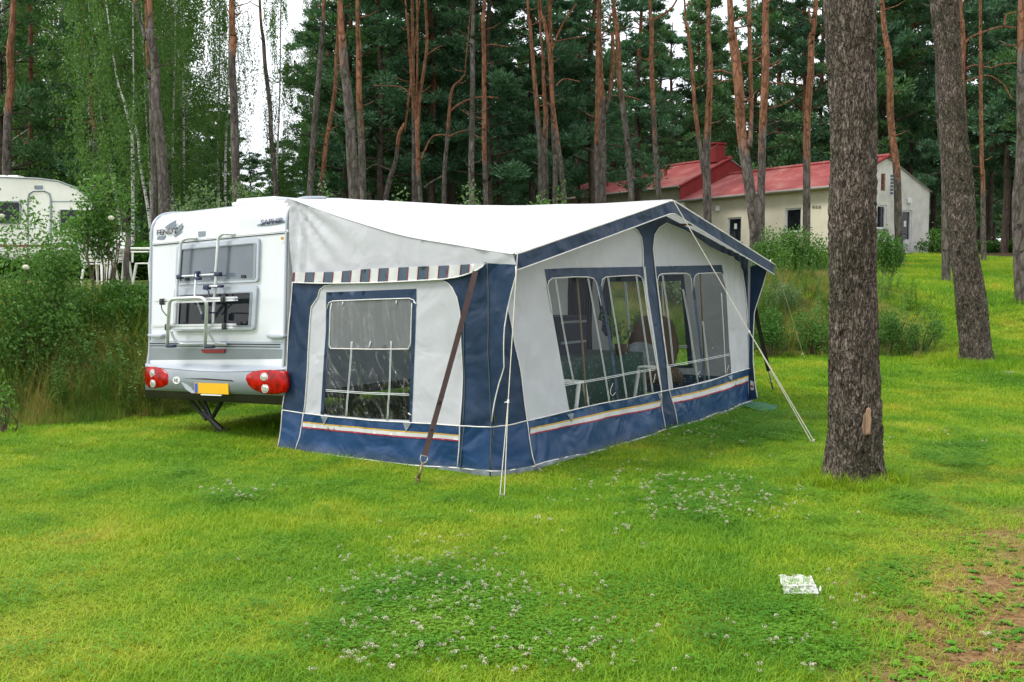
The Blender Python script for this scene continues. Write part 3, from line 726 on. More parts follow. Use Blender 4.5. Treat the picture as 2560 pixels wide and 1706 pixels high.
cloth('centre_panel', FRONT, ctr, M['blue'], aw, px=False)
sk = fp(*([(175, 1212)] + [(385, 1160), (560, 1120), (700, 1096), (876, 1058), (893, 1180), (906, 1258)] + [(890, 1264), (760, 1305), (640, 1345), (480, 1384), (330, 1417), (208, 1448)]))
sk[0] = FRONT.px(*c3((1285, 1150))[0]); sk.append(FRONT.px(*c3((1295, 1240))[0]))
cloth('skirt', FRONT, sk, M['skirt'], aw, px=False, off=.003)
cloth('skirt', FRONT, fp((876, 1056), (918, 1047), (940, 1120), (966, 1238), (910, 1256), (893, 1180)), M['blue'], aw, px=False, off=.006)
cloth('skirt', FRONT, fp(*([(918, 1049), (1020, 1028), (1130, 1003), (1250, 962), (1352, 932), (1357, 1105), (1260, 1142), (1180, 1170), (1060, 1210), (966, 1238), (940, 1120)])), M['skirt'], aw, px=False, off=.003)
fl = [FRONT.px(*p) for p in c3((1095, 1398), (1180, 1394), (1250, 1382), (1315, 1372))] + fp((330, 1411), (480, 1378), (640, 1339), (760, 1299), (890, 1258), (965, 1234), (1060, 1206), (1180, 1166), (1260, 1138), (1357, 1100))
b = MB(); vs, fs = tri2d(fl + [(k, z - .11) for k, z in fl][::-1], [], .04)
b.add([FRONT.at(v, .006 + .03 * abs(nz(v[0] * 5, v[1] * 9, 4))) for v in vs], fs); b.build('mud_flap', M['mud'], aw, True)
b = MB()
for ln in (wl[1:] + [(1295, 1240), (1310, 1330), (1322, 1378)], [(1097, 1182), (1180, 1172), (1285, 1150)], [(1095, 1404), (1180, 1400), (1250, 1388), (1322, 1378)]): strip_line(b, FRONT, c3(*ln), .0058, .006)
for ln in ([(173, 1212)] + [(385, 1160), (560, 1120), (700, 1096), (876, 1058), (905, 1052), (1020, 1028), (1130, 1003), (1250, 962), (1345, 934), (1357, 928)], baseF, postL + [(893, 1180), (908, 1262)], postR + [(940, 1120), (966, 1240)], paleR4[:-1]): strip_line(b, FRONT, c4c(*ln), .0058, .009)
b.build('front_piping', M['pipe'], aw, True)
pipes(FRONT, [[(1290, 770), (1318, 780)], [(1108, 700), (1116, 1170)], [(1285, 1170), (1312, 1375)], [(1110, 1190), (1102, 1400)]][1:], aw, c3, 'pipegrey', .004, nm='seam')
b = MB(); b.tube([L(-.08, .10, .02), L(-.12, .12, .9), L(-.17, .14, 1.82)], .018, 10); b.build('corner_pole', M['brown_pole'], aw, True)
sF1 = [(185, 1252), (385, 1207), (560, 1167), (720, 1137), (880, 1104)]
sF2 = [(935, 1084), (1020, 1066), (1130, 1040), (1250, 1002), (1338, 972)]
for s_, in ((sF1,), (sF2,)):
    ribbon(FRONT, s_, 8, 'gold', aw, c4c, .008, 'gold_stripe'); ribbon(FRONT, [(x, y + 8) for x, y in s_], 24, 'cream_stripe', aw, c4c, .007, 'cream_stripe'); ribbon(FRONT, [(x, y + 31) for x, y in s_], 7, 'redstripe', aw, c4c, .008, 'red_stripe')
# front windows: header, mullion, panes, tapes
def window(header, mull, panes, arcs, tapes, hook):
    w = cloth('front_window', FRONT, wp(*header), M['blue'], aw, px=False, off=.004)
    cloth('mullion', FRONT, wp(*mull), M['blue'], w, px=False, off=.004)
    for p in panes: cloth('pane', FRONT, wp(*p), M['foildrops'], w, px=False, off=.0, step=.08)
    pipes(FRONT, arcs, w, cW, 'pipe', .0055, .009, 'window_piping')
    pipes(FRONT, tapes, w, cW, 'tape', .0036, .004, 'window_tape')
    return w
dbl = lambda *p: [p, [(x + 9, y) for x, y in p]]
dbh = lambda *p: [p, [(x, y + 13) for x, y in p]]
window([(38, 85), (300, 72), (530, 70), (935, 62), (942, 200), (925, 158), (890, 140), (750, 146), (600, 157), (568, 178), (557, 205), (556, 240), (530, 240), (515, 205), (488, 170), (440, 155), (300, 155), (110, 168), (80, 195), (66, 235)],
       [(530, 230), (556, 230), (590, 420), (625, 620), (675, 930), (720, 1280), (693, 1286), (650, 950), (600, 620), (560, 400)],
       [[(68, 240), (80, 195), (110, 168), (440, 155), (488, 170), (515, 205), (530, 240), (560, 400), (600, 620), (650, 950), (693, 1286), (265, 1388), (215, 1100), (165, 800), (110, 480)], [(556, 235), (568, 178), (600, 157), (890, 140), (925, 158), (942, 200), (985, 520), (1060, 950), (1105, 1208), (720, 1278), (675, 930), (625, 620), (590, 420)]],
       [[(110, 480), (68, 240), (80, 195), (110, 168), (300, 156), (440, 156), (488, 170), (512, 205), (525, 260), (560, 420)], [(560, 240), (568, 178), (600, 157), (750, 146), (890, 140), (925, 158), (942, 200), (985, 520), (1060, 950), (1108, 1205)]],
       dbl((136, 178), (170, 400), (205, 620), (255, 900), (300, 1120)) + dbl((433, 166), (480, 430), (528, 700), (575, 980), (628, 1308)) + dbl((616, 160), (650, 400), (688, 620), (740, 950), (788, 1272)) + dbl((876, 148), (905, 360), (945, 650), (985, 930), (1024, 1213)) + dbh((222, 1132), (400, 1105), (600, 1070), (830, 1026), (1050, 990)), 0)
window([(1053, 60), (1660, 47), (1674, 130), (1668, 132), (1640, 118), (1440, 125), (1412, 145), (1400, 175), (1398, 210), (1382, 210), (1375, 180), (1362, 140), (1330, 123), (1110, 128), (1080, 150), (1068, 195)],
       [(1380, 200), (1399, 200), (1412, 300), (1445, 600), (1478, 900), (1508, 1100), (1488, 1106), (1462, 920), (1425, 640), (1390, 320)],
       [[(1070, 200), (1080, 150), (1110, 128), (1330, 123), (1362, 140), (1382, 205), (1390, 320), (1425, 640), (1462, 920), (1490, 1105), (1200, 1185), (1165, 950), (1130, 700)], [(1399, 200), (1412, 145), (1440, 125), (1640, 118), (1668, 132), (1690, 250), (1700, 400), (1720, 800), (1745, 1048), (1508, 1100), (1478, 900), (1445, 600), (1412, 300)]],
       [[(1130, 700), (1070, 200), (1080, 150), (1110, 127), (1200, 123), (1330, 122), (1362, 138), (1376, 178), (1384, 290)], [(1400, 250), (1402, 175), (1412, 145), (1440, 125), (1540, 120), (1640, 117), (1668, 130)], [(1130, 700), (1165, 950), (1195, 1183)]],
       dbl((1114, 138), (1150, 400), (1180, 640), (1212, 950)) + dbl((1300, 270), (1350, 560), (1395, 860), (1432, 1118)) + dbl((1478, 560), (1510, 850), (1538, 1092)) + dbl((1650, 300), (1672, 650), (1692, 1058)) + dbh((1152, 965), (1300, 940), (1460, 910), (1600, 882), (1722, 858)), 0)
cloth('window_edge_strip', FRONT, wp((943, 62), (958, 62), (985, 330), (1035, 650), (1080, 980), (1112, 1200), (1104, 1208), (1060, 950), (985, 520), (945, 200)), M['grey'], aw, px=False, off=.005)
for q in (((245, 1410), (305, 1395), (292, 1483)), ((1072, 1222), (1112, 1210), (1103, 1278)), ((1715, 1060), (1758, 1050), (1752, 1110))): cloth('tie_flap', FRONT, cW(*q), M['mud'], aw, off=.012)
for cd_ in ([(662, 1125), (640, 1180), (640, 1220), (660, 1240), (685, 1210)], [(1455, 1015), (1440, 1040), (1450, 1068), (1465, 1060)], [(1725, 960), (1710, 1010), (1715, 1030)], [(1052, 1040), (1035, 1120)]): pipes(FRONT, [cd_], aw, cW, 'pipe', .003, .012, 'tie_cord')
# far side wall with its window, and its wing
cloth('far_corner_wing', FAR, [(-.05, 1.84)] + [FAR.px(*p) for p in c4c((1455, 357), (1440, 405), (1412, 500), (1380, 600), (1368, 640), (1362, 760), (1362, 900), (1372, 1020), (1385, 1095))] + [(-.05, .02)], M['blue'], aw, px=False, off=.0)
hw = [FAR.px(*p) for p in cW((645, 200), (1285, 193), (1352, 960), (668, 960))]
fo = [FAR.px(*p) for p in cW((596, 150), (1312, 132), (1398, 985), (655, 985))]
ol = [(-2.62, .04), (-.05, .04), (-.05, rz(-.05, 5.9) - .01)] + [(a, rz(a, 5.9) - .01) for a in np.linspace(-.3, -2.6, 12)]
cloth('far_side_wall', FAR, ol, M['grey'], aw, [hw], px=False, step=.12)
vs, fs = tri2d(fo, [hw], .12); b = MB().add([FAR.at(v, .008) for v in vs], fs); fw_ = b.build('far_window', M['blue'], aw)
cloth('pane', FAR, hw, M['foilclear'], fw_, px=False, step=.3)
pipes(FAR, [[(770, 205), (800, 560), (830, 960)], [(780, 205), (810, 560), (840, 960)], [(1108, 200), (1130, 530), (1160, 960)], [(655, 785), (1000, 790), (1340, 785)], [(655, 800), (1000, 805), (1340, 800)]], fw_, cW, 'tape', .010, .012, 'window_tape')
b = MB(); slab(b, FAR, [(-2.62, .04), (-.1, .04), (-.1, .33), (-2.62, .33)], .012, .002, px=False, step=.3); b.build('far_skirt', M['skirt'], aw)
pipes(FAR, [[(1455, 357), (1440, 405), (1412, 500), (1380, 600), (1368, 640), (1362, 760), (1362, 900), (1372, 1020), (1385, 1095)]], aw, c4c, 'pipe', .006, .006, 'wing_piping')
b = MB(); pts = [(-2.6, 0), (-.02, 0), (.15, .43), (-.08, 5.9), (-2.6, 5.9)]
b.add([L(a, q, .022) for a, q in pts], [tuple(range(5))]); b.build('ground_sheet', M['floor_dark'], aw)
b = MB()
for k in (.35, .65): b.tube([L(lerp(-2.55, TIP - .05, t), 5.93 * k, rz(lerp(-2.55, TIP - .05, t), 5.93 * k) - .03) for t in np.linspace(0, 1, 12)], .013, 6)
b.build('roof_pole', M['brown_pole'], aw)
for x0, y0, x1, y1 in ((338, 168, 425, 1350), (1462, 128, 1506, 1100)):
    b = MB(); strip_line(b, FRONT, cW((x0, y0), (lerp(x0, x1, .55), lerp(y0, y1, .55)), (x1, y1)), .012, -.10); b.build('wall_pole', M['brown_pole'], aw, True)
# label patch near far post: small red/white maker's tag without lettering
b = MB(); slab(b, FAR, c5((112, 1040), (138, 1050), (140, 1115), (116, 1115)), .006, .002); tg = b.build('tag_patch', M['cream_stripe'], aw)
b = MB(); slab(b, FAR, c5((116, 1075), (134, 1080), (134, 1098), (118, 1096)), .008, .002); b.build('tag_emblem', M['redstripe'], tg)
# ------------------------------------------------------------------ straps, ropes, pegs
def strap(name, label, p0, p1, w, m, th=.003):
    d = (p1 - p0).normalized(); side = d.cross((EYE - p0).normalized()).normalized(); nn = side.cross(d)
    b = MB(); n = 14; vs = []
    for i in range(n + 1):
        t = i / n; c = p0.lerp(p1, t) - Z * .015 * math.sin(math.pi * t); tw = .35 * math.sin(t * 3)
        s_ = side * math.cos(tw) + nn * math.sin(tw)
        vs += [c + s_ * w / 2 + nn * th, c - s_ * w / 2 + nn * th, c - s_ * w / 2 - nn * th, c + s_ * w / 2 - nn * th]
    fs = [(i * 4 + k, i * 4 + (k + 1) % 4, (i + 1) * 4 + (k + 1) % 4, (i + 1) * 4 + k) for i in range(n) for k in range(4)]
    b.add(vs, fs); r = empty(name, p1, label, 'strap'); b.build('webbing', M[m], r); return r, side, nn, d
gp = G(1041, 1215); tp = SIDE.at(SIDE.px(*c3((1040, 400))[0]), .05, False)
sp = tp.lerp(gp, .865)
r, sd, nn, d = strap('storm_strap', 'brown webbing storm strap running from the near awning corner to the grass', tp, sp, .048, 'strap')
b = MB(); c = tp.lerp(gp, .62); b.tube([c - d * .012, c + d * .012], .034, 8, flat=.35); b.tube([tp.lerp(gp, .745) - d * .006, tp.lerp(gp, .745) + d * .006], .03, 6, flat=.3); b.build('strap_slider', M['strapblack'], r)
b = MB(); q = sp; k = .03; ringp = [q - sd * k, q + sd * k, q + sd * k + d * .035, q + sd * .012 + d * .06, q - sd * .012 + d * .06, q - sd * k + d * .035, q - sd * k]; b.tube(ringp, .005, 6); b.build('strap_ring', M['steel'], r, True)
b = MB(); b.tube([q + d * .06, q + d * .20], .012, 8); b.tube([q + d * .2, q + d * .215], .02, 8); b.build('tension_spring', M['brass'], r, True)
pg = empty('tent_peg', gp, 'brass coloured peg at the foot of the brown storm strap', 'peg', 'tent pegs')
b = MB(); b.tube([gp + Z * .07 + d * -.02, gp + Z * .02, gp - Z * .12], .009, 6); b.build('shaft', M['brass'], pg)
b = MB(); b.tube([gp + Z * .06 + sd * .02, gp + Z * .075, gp + Z * .05 - sd * .02], .006, 6); b.build('hook', M['brass'], pg)
t2 = P(1886, 765, 13.55); g2 = G(1933, 978); s2 = t2.lerp(g2, .75)
r, sd, nn, d = strap('storm_strap', 'black storm strap beyond the far awning corner', t2, s2, .06, 'strapblack')
b = MB(); b.tube([s2, s2.lerp(g2, .95)], .012, 8); b.tube([s2.lerp(g2, .5), s2.lerp(g2, .58)], .02, 8); b.build('tension_spring', M['steel'], r, True)
pg2 = empty('tent_peg', g2, 'steel peg holding the black storm strap', 'peg', 'tent pegs')
b = MB(); b.tube([g2 + Z * .07, g2 - Z * .1], .012, 6); b.build('shaft', M['steel'], pg2)
def rope(label, p0, p1, split, r=.0042, gap=.018):
    e = empty('guy_rope', p1, label, 'guy rope', 'awning guy ropes')
    d = (p1 - p0).normalized(); sd = d.cross((EYE - p0).normalized()).normalized(); m = p0.lerp(p1, split)
    b = MB(); b.tube([p0, m], r, 6); b.tube([m, p1 + sd * gap - m * 0], r, 6); b.tube([m, p1 - sd * gap], r, 6)
    b.build('cord', M['rope'], e)
    b = MB(); b.tube([m - d * .015, m + d * .015], .010, 6); b.tube([m, m + sd * .03 + Z * -.01], .004, 5); b.build('runner', M['pipe'], e)
    b = MB(); b.tube([p1 + Z * .03 + sd * gap * 1.2, p1 + Z * .03 - sd * gap * 1.2], .004, 5); b.tube([p1 + Z * .03, p1 - Z * .1], .005, 5); b.build('peg', M['steel'], e)
rope('white double guy rope hanging from the near eave tip straight down to the grass', front_edge(-.01) + U * .02, G(1255, 1246), .62)
rope('long pale guy rope from the gable peak to the lawn left of the nearest trunk', front_edge(2.93) + U * .01, G(2034, 1108), .55, .0052, .014)
rope('thin guy rope from the far eave tip towards the low bushes', front_edge(BE) + U * .02, G(2013, 903), .9, .0040, .008)
b = MB(); p = FRONT.at(FRONT.px(*c3((1322, 1385))[0]), .03); b.tube([p, p + Vector((.03, -.03, -.02)), p + Vector((.09, -.05, -.07))], .009, 6); b.tube([p, p - Z * .1], .012, 6); b.tube([p + Vector((-.05, 0, 0)), p + Vector((-.04, 0, -.1))], .008, 6)
tag(b.build('tent_peg', M['steel'], None), 'bent steel peg at the bottom of the front corner piping', 'peg', 'tent pegs')
b = MB(); q = [G(1858, 1020), G(1900, 1034), G(1938, 1030), G(1945, 1021), G(1900, 1012), G(1864, 1012)]
tag(MB().add([p + Z * .035 for p in q] + [p + Z * .02 for p in q], [tuple(range(6)), tuple(range(11, 5, -1))] + [(i, (i + 1) % 6, 6 + (i + 1) % 6, 6 + i) for i in range(6)]).build('ground_mat', M['mat_green'], None), 'flat dark green mat poking out at the far awning corner', 'mat')
# ------------------------------------------------------------------ inside the awning
def garden_chair(name='garden_chair'):
    r = empty(name)
    b = MB(); b.box((0, 0, .43), (.44, .44, .03), None, 0, .012); b.build('seat', M['plastic_white'], r)
    b = MB(); T = Matrix.Translation((-.22, 0, .45)) @ Matrix.Rotation(R(-14), 4, 'Y')
    for k in range(7): b.box((0, 0, .05 + k * .082), (.022, .44 - .006 * k * k * .3, .062), T, 0, .008)
    b.box((0, -.225, .28), (.03, .03, .6), T, 0, .01); b.box((0, .225, .28), (.03, .03, .6), T, 0, .01); b.box((0, 0, .60), (.03, .47, .05), T, 0, .015)
    b.build('backrest', M['plastic_white'], r)
    for s in (-1, 1):
        b = MB(); b.box((.0, s * .26, .66), (.50, .06, .025), None, 0, .011); b.tube([(.22, s * .26, .65), (.24, s * .255, .45)], .018, 8); b.build('armrest', M['plastic_white'], r)
        for x in (-1, 1):
            b = MB(); b.tube([(x * .19, s * .2, .43), (x * .26, s * .25, 0)], [.032, .02], 8); b.build('leg', M['plastic_white'], r)
    return r
def dup(root, loc_, rz=0, label=None, group=None, sc_=None):
    r = root.copy(); COL.objects.link(r); r.location = loc_; r.rotation_euler = (0, 0, rz)
    if sc_: r.scale = (sc_,) * 3 if isinstance(sc_, (int, float)) else sc_
    if label: r['label'] = label
    if group: r['group'] = group
    for ch in list(root.children):
        c = ch.copy(); COL.objects.link(c); c.parent = r
        for g_ in ch.children:
            q = g_.copy(); COL.objects.link(q); q.parent = c
    return r
ch0 = garden_chair(); tag(ch0, 'white slatted plastic garden chair on the terrace, left of the slim trunk', 'garden chair', 'white garden chairs on the terrace')
gq = lambda x, Y: (P(x, 600, Y).x, Y, H(P(x, 600, Y).x, Y))
def stool(p, lab):
    r = empty('stool', p, lab, 'stool', 'white stools inside the awning'); Ms = Matrix.Translation(p) @ Matrix.Rotation(-TH + R(90), 4, 'Z')
    b = MB(); b.box((0, 0, .60), (.20, .34, .025), Ms, 0, .012); b.build('seat', M['plastic_white'], r)
    for sx in (-1, 1):
        for sy in (-1, 1): b = MB(); b.tube([Ms @ Vector((sx * .05, sy * .17, .6)), Ms @ Vector((sx * .2, sy * .19, 0))], [.022, .018], 8); b.build('leg', M['plastic_white'], r)
stool(L(-.32, 1.75, .02), 'white A-legged plastic stool low behind the left front window'); stool(L(-.36, 3.75, .02), 'white A-legged plastic stool low behind the right front window')
ch0.location = gq(247, 20); ch0.rotation_euler[2] = R(75)
dup(ch0, gq(376, 20.5), R(150), 'white slatted plastic garden chair just left of the white caravan', 'white garden chairs on the terrace')
dup(ch0, gq(292, 21), R(-60), 'white plastic garden chair turned away behind the slim trunk', 'white garden chairs on the terrace')
tb = empty('garden_table', gq(345, 21), 'white plastic table on the terrace between the garden chairs', 'table')
cc = Vector(gq(345, 21)); b = MB(); b.box(cc + Z * .70, (1.1, .8, .04), None, 0, .015); b.build('tabletop', M['plastic_white'], tb)
for sx in (-1, 1):
    for sy in (-1, 1):
        b = MB(); b.tube([cc + Vector((sx * .4, sy * .3, .68)), cc + Vector((sx * .5, sy * .36, 0))], [.03, .02], 8); b.build('leg', M['plastic_white'], tb)
tb = empty('dining_table', L(-1.2, 3.1, .02), 'table under a dark green cloth behind the front windows', 'table')
b = MB(); Mx = Matrix.Translation(L(-1.2, 3.1, 0)) @ Matrix.Rotation(-TH, 4, 'Z')
b.box((0, 0, .73), (.76, 2.3, .03), Mx, 0, .01); b.build('tabletop', M['plastic_white'], tb)
for sx in (-.3, .3):
    for sy in (-1.0, 1.0): b = MB(); b.tube([Mx @ Vector((sx, sy, .72)), Mx @ Vector((sx, sy, .02))], .02, 8); b.build('leg', M['brown_pole'], tb)
b = MB(); n_ = 120; per = []
for k in range(n_):
    t = k / n_ * 4; w_, l_ = .41, 1.19
    x, y = ((-w_, lerp(-l_, l_, t)) if t < 1 else (lerp(-w_, w_, t - 1), l_) if t < 2 else (w_, lerp(l_, -l_, t - 2)) if t < 3 else (lerp(w_, -w_, t - 3), -l_))
    per.append((x, y))
rows_ = []
for z, g_ in ((.752, .98), (.748, 1.0), (.6, 1.02), (.35, 1.03), (.10, 1.05)):
    rows_.append([Mx @ Vector((x * g_ * (1 + (.035 * math.sin(i * .9) if z < .7 else 0)), y * (1 + (g_ - 1) * .4) * (1 + (.01 * math.sin(i * .9) if z < .7 else 0)), z)) for i, (x, y) in enumerate(per)])
for rw in rows_: b.v += [tuple(v) for v in rw]
b.f = [(r_ * n_ + i, r_ * n_ + (i + 1) % n_, (r_ + 1) * n_ + (i + 1) % n_, (r_ + 1) * n_ + i) for r_ in range(4) for i in range(n_)] + [tuple(range(n_))]
b.mi = [0] * len(b.f); tag(b.build('tablecloth', M['greencloth'], None, False), 'dark green cloth hanging to the ground over the awning table', 'tablecloth')
rc = empty('recliner', L(-1.9, 4.3, 0), 'high-backed chair under a brown cover behind the centre post', 'chair')
def blob(name, c, sz, m, par, seed=0, taper=.25, Mx_=None):
    bm = bmesh.new(); bmesh.ops.create_cube(bm, size=2); bmesh.ops.subdivide_edges(bm, edges=bm.edges[:], cuts=6, use_grid_fill=True)
    for v in bm.verts:
        q = v.co.normalized() * 1.25; q = v.co.lerp(q, .55); q.x *= (1 - taper * max(0, q.z)); q.y *= (1 - taper * max(0, q.z))
        q *= 1 + .05 * noise.noise(q * 2 + Vector((seed, 0, 0))); v.co = Vector((q.x * sz[0] / 2, q.y * sz[1] / 2, q.z * sz[2] / 2)) + Vector(c)
        if Mx_: v.co = Mx_ @ v.co
    me = bpy.data.meshes.new(name); bm.to_mesh(me); bm.free(); return link(name, me, m, par, True)
pc = P(1634, 800, 13.2); Mr = Matrix.Translation((pc.x, pc.y, 0)) @ Matrix.Rotation(R(8), 4, 'Z')
rc.location = (pc.x, pc.y, 0)
blob('backrest', (0, .0, .80), (.60, .20, .72), M['brownfab'], rc, 1, .12, Mr); blob('seat', (0, -.2, .42), (.58, .5, .2), M['brownfab'], rc, 2, .05, Mr)
for sx in (-.26, .26):
    for sy in (-.4, .1): b = MB(); b.tube([Mr @ Vector((sx, sy, .4)), Mr @ Vector((sx, sy, .02))], .014, 6); b.build('leg', M['brown_pole'], rc)
pc = P(1600, 885, 13.0); tag(blob('cushion', (pc.x, pc.y, .62), (.36, .2, .42), M['mud'], None, 4, .1), 'grey cushion in front of the brown covered chair', 'cushion')
pp = P(1552, 893, 12.1); pp.z = .76; pt_ = empty('potted_plant', pp, 'small leafy plant standing on the green tablecloth', 'plant')
b = MB(); b.tube([pp, pp + Z * .13], [.06, .08], 14); b.build('pot', M['brownfab'], pt_, True)
b = MB(); stems = []
for k in range(16):
    an = random.uniform(0, 6.3); h_ = random.uniform(.18, .42); e_ = pp + Vector((math.cos(an) * h_ * .6, math.sin(an) * h_ * .6, .12 + h_)); stems.append(e_); b.tube([pp + Z * .12, pp.lerp(e_, .5) + Z * .05, e_], .003, 4)
    for j in range(9):
        c = (pp + Z * .12).lerp(e_, random.uniform(.3, 1.05)) + Vector([random.gauss(0, .02) for _ in range(3)]); u_ = Vector([random.gauss(0, 1) for _ in range(3)]).normalized() * .035; v_ = u_.orthogonal().normalized() * .014
        b.add([c - u_, c + v_, c + u_, c - v_], [(0, 1, 2, 3)])
PLANT_INNER = b; PLANT_ROOT = pt_
cu = empty('curtain', P(1458, 700, 13.2), 'long dark blue curtain hanging inside the awning at the caravan side', 'curtain')
b = MB(); q0, q1 = P(1421, 690, 13.0), P(1481, 690, 13.4); n_ = 50
for j, z in enumerate((2.25, 1.9, 1.5, 1.0, .5, .12)):
    for k in range(n_ + 1):
        p = q0.lerp(q1, k / n_); sp_ = 1 + .06 * math.sin(j); b.v.append((p.x + (0.01 * math.sin(j * 2 + k)), p.y + .035 * math.sin(k * 1.1 + j * .3), z))
b.f = [(j * (n_ + 1) + k, j * (n_ + 1) + k + 1, (j + 1) * (n_ + 1) + k + 1, (j + 1) * (n_ + 1) + k) for j in range(5) for k in range(n_)]; b.mi = [0] * len(b.f)
b.build('curtain_cloth', M['curtain'], cu, True)
b = MB(); b.tube([q0 + Vector((-.05, 0, 2.27 - q0.z)), q1 + Vector((.05, 0, 2.27 - q1.z))], .01, 6); b.build('curtain_rail', M['alu'], cu)
cb = P(1398, 840, 12.4); kb = empty('storage_cupboard', (cb.x, cb.y, 0), 'dark fabric storage cupboard beside the blue curtain inside the awning', 'cupboard')
Mk = Matrix.Translation((cb.x, cb.y, 0)) @ Matrix.Rotation(-TH, 4, 'Z'); b = MB(); b.box((0, 0, .62), (.42, .62, 1.2), Mk, 0, .02); b.build('carcass', M['curtain'], kb)
for z in (.3, .6, .9, 1.15): b = MB(); b.box((.212, 0, z), (.02, .58, .03), Mk, 0, .006); b.build('shelf_edge', M['silver'], kb)
# window and dark jumble on the caravan's awning side
b = MB(); cs = [(.9, 1.35), (2.2, 1.35), (2.2, 2.0), (.9, 2.0)]; slab(b, CSIDE, cs, .002, .03, px=False, step=.4); sw = b.build('window', M['silver_lt'], car)
b = MB(); slab(b, CSIDE, [(.96, 1.41), (2.14, 1.41), (2.14, 1.94), (.96, 1.94)], .032, .008, px=False, step=.4); b.build('pane', M['glassdark'], sw)
b = MB(); slab(b, CSIDE, [(3.3, .6), (3.95, .6), (3.95, 2.3), (3.3, 2.3)], .002, .03, px=False, step=.4); dr = b.build('door', M['white_gel'], car)
cw_ = P(1512, 740, 14.2); 
b = MB(); pts = cW((530, 330), (560, 320), (600, 160), (630, 165), (632, 500), (640, 690), (600, 700), (560, 640), (570, 560), (530, 545), (545, 470))
q = [P(x, y, 14.3) for x, y in pts]; m_ = len(q); b.add(q + [p + Vector((.02, .06, 0)) for p in q], [tuple(range(m_)), tuple(range(2 * m_ - 1, m_ - 1, -1))] + [(i, (i + 1) % m_, m_ + (i + 1) % m_, m_ + i) for i in range(m_)])
tag(b.build('hanging_jacket', M['curtain'], None), 'dark jacket hanging beside the far awning window', 'jacket')
# ------------------------------------------------------------------ bark
def bark_mat(name, low, low2, high, high2, vscale=1.0, birch=False, grey=None, near=False):
    m, nt, out = new_mat(name)
    g = nt.nodes.new('ShaderNodeNewGeometry'); pos = g.outputs['Position']
    mp = nt.nodes.new('ShaderNodeMapping'); mp.inputs['Scale'].default_value = (1, 1, .32 if not birch else 2.2); nt.links.new(pos, mp.inputs[0])
    b = N(nt, 'ShaderNodeBsdfPrincipled', Roughness=.85); b.inputs['Specular IOR Level'].default_value = .2
    n1 = noise_tex(nt, mp.outputs[0], 14 * vscale, 5, .7)
    vo = N(nt, 'ShaderNodeTexVoronoi', Scale=16 * vscale); vo.feature = 'DISTANCE_TO_EDGE'
    dm = mixc(nt, .22, mp.outputs[0], noise_n(nt, mp.outputs[0], 9 * vscale))
    nt.links.new(dm, vo.inputs['Vector'])
    cr = ramp(nt, vo.outputs['Distance'], [(0, (.0, .0, .0)), (.16, (1, 1, 1))]).outputs[0]
    if birch:
        c = ramp(nt, noise_tex(nt, mp.outputs[0], 7, 3, .6), [(.40, (.03, .03, .03)), (.50, low)]).outputs[0]
        nt.links.new(c, b.inputs['Base Color'])
    else:
        lowc = ramp(nt, n1, [(.3, low), (.7, low2)]).outputs[0]
        moss = ramp(nt, noise_tex(nt, pos, 2.3, 5, .7), [(.44 if near else .50, (0, 0, 0)), (.62, (1, 1, 1))]).outputs[0]
        lowc = mixc(nt, mathn(nt, 'MULTIPLY', moss, .55), lowc, (.045, .050, .018))
        hc = ramp(nt, n1, [(.3, high), (.7, high2)]).outputs[0]
        sep = nt.nodes.new('ShaderNodeSeparateXYZ'); nt.links.new(pos, sep.inputs[0])
        at = nt.nodes.new('ShaderNodeAttribute'); at.attribute_type = 'OBJECT'; at.attribute_name = 'bark_line'
        t = mathn(nt, 'SUBTRACT', sep.outputs[2], at.outputs['Fac'])
        t = mathn(nt, 'ADD', mathn(nt, 'MULTIPLY', t, .7), mathn(nt, 'MULTIPLY', mathn(nt, 'SUBTRACT', noise_tex(nt, mp.outputs[0], 3.0, 4, .65), .5), 3.2))
        t = ramp(nt, t, [(0, (0, 0, 0)), (.45, (1, 1, 1))]).outputs[0]
        c = mixc(nt, t, lowc, hc)
        knots = ramp(nt, noise_tex(nt, pos, 5.5, 2, .5), [(.66, (1, 1, 1)), (.72, (.25, .2, .2))]).outputs[0]
        c = mixc(nt, .9, c, knots, 'MULTIPLY')
        dark = mixc(nt, cr, (.35, .32, .32), (1, 1, 1))
        c = mixc(nt, .8 if not near else .65, c, dark, 'MULTIPLY')
        if near: c = mixc(nt, .9, c, ramp(nt, noise_tex(nt, mp.outputs[0], 34, 6, .75, 1.5), [(.36, (.22, .20, .18)), (.52, (1.0, 1.0, 1.0)), (.68, (2.1, 2.0, 1.95))]).outputs[0], 'MULTIPLY')
        nt.links.new(c, b.inputs['Base Color'])
        h = mathn(nt, 'ADD', mathn(nt, 'MULTIPLY', cr, .7), mathn(nt, 'MULTIPLY', n1, .8))
        nt.links.new(bump(nt, h, 1.0 if near else .8, .035 if near else .02), b.inputs['Normal'])
    nt.links.new(b.outputs[0], out.inputs[0]); return m
def noise_n(nt, vec, scale):
    n = N(nt, 'ShaderNodeTexNoise', Scale=scale, Detail=3); nt.links.new(vec, n.inputs['Vector']); return n.outputs['Color']
M['pine'] = bark_mat('pine_bark', (.066, .055, .048), (.19, .165, .145), (.32, .15, .082), (.17, .080, .046), .6)
M['pine_near'] = bark_mat('thick_pine_bark', (.082, .063, .049), (.255, .212, .178), (.24, .18, .15), (.2, .15, .12), 1.6, near=True)
M['pine_far'] = bark_mat('wood_pine_bark', (.055, .042, .034), (.12, .09, .07), (.20, .085, .045), (.14, .06, .032), .6)
M['birch'] = bark_mat('birch_bark', (.62, .60, .56), None, None, None, birch=True)
M['twig'] = pbr('twig', (.07, .05, .035), (.12, .08, .05), 5, .9)
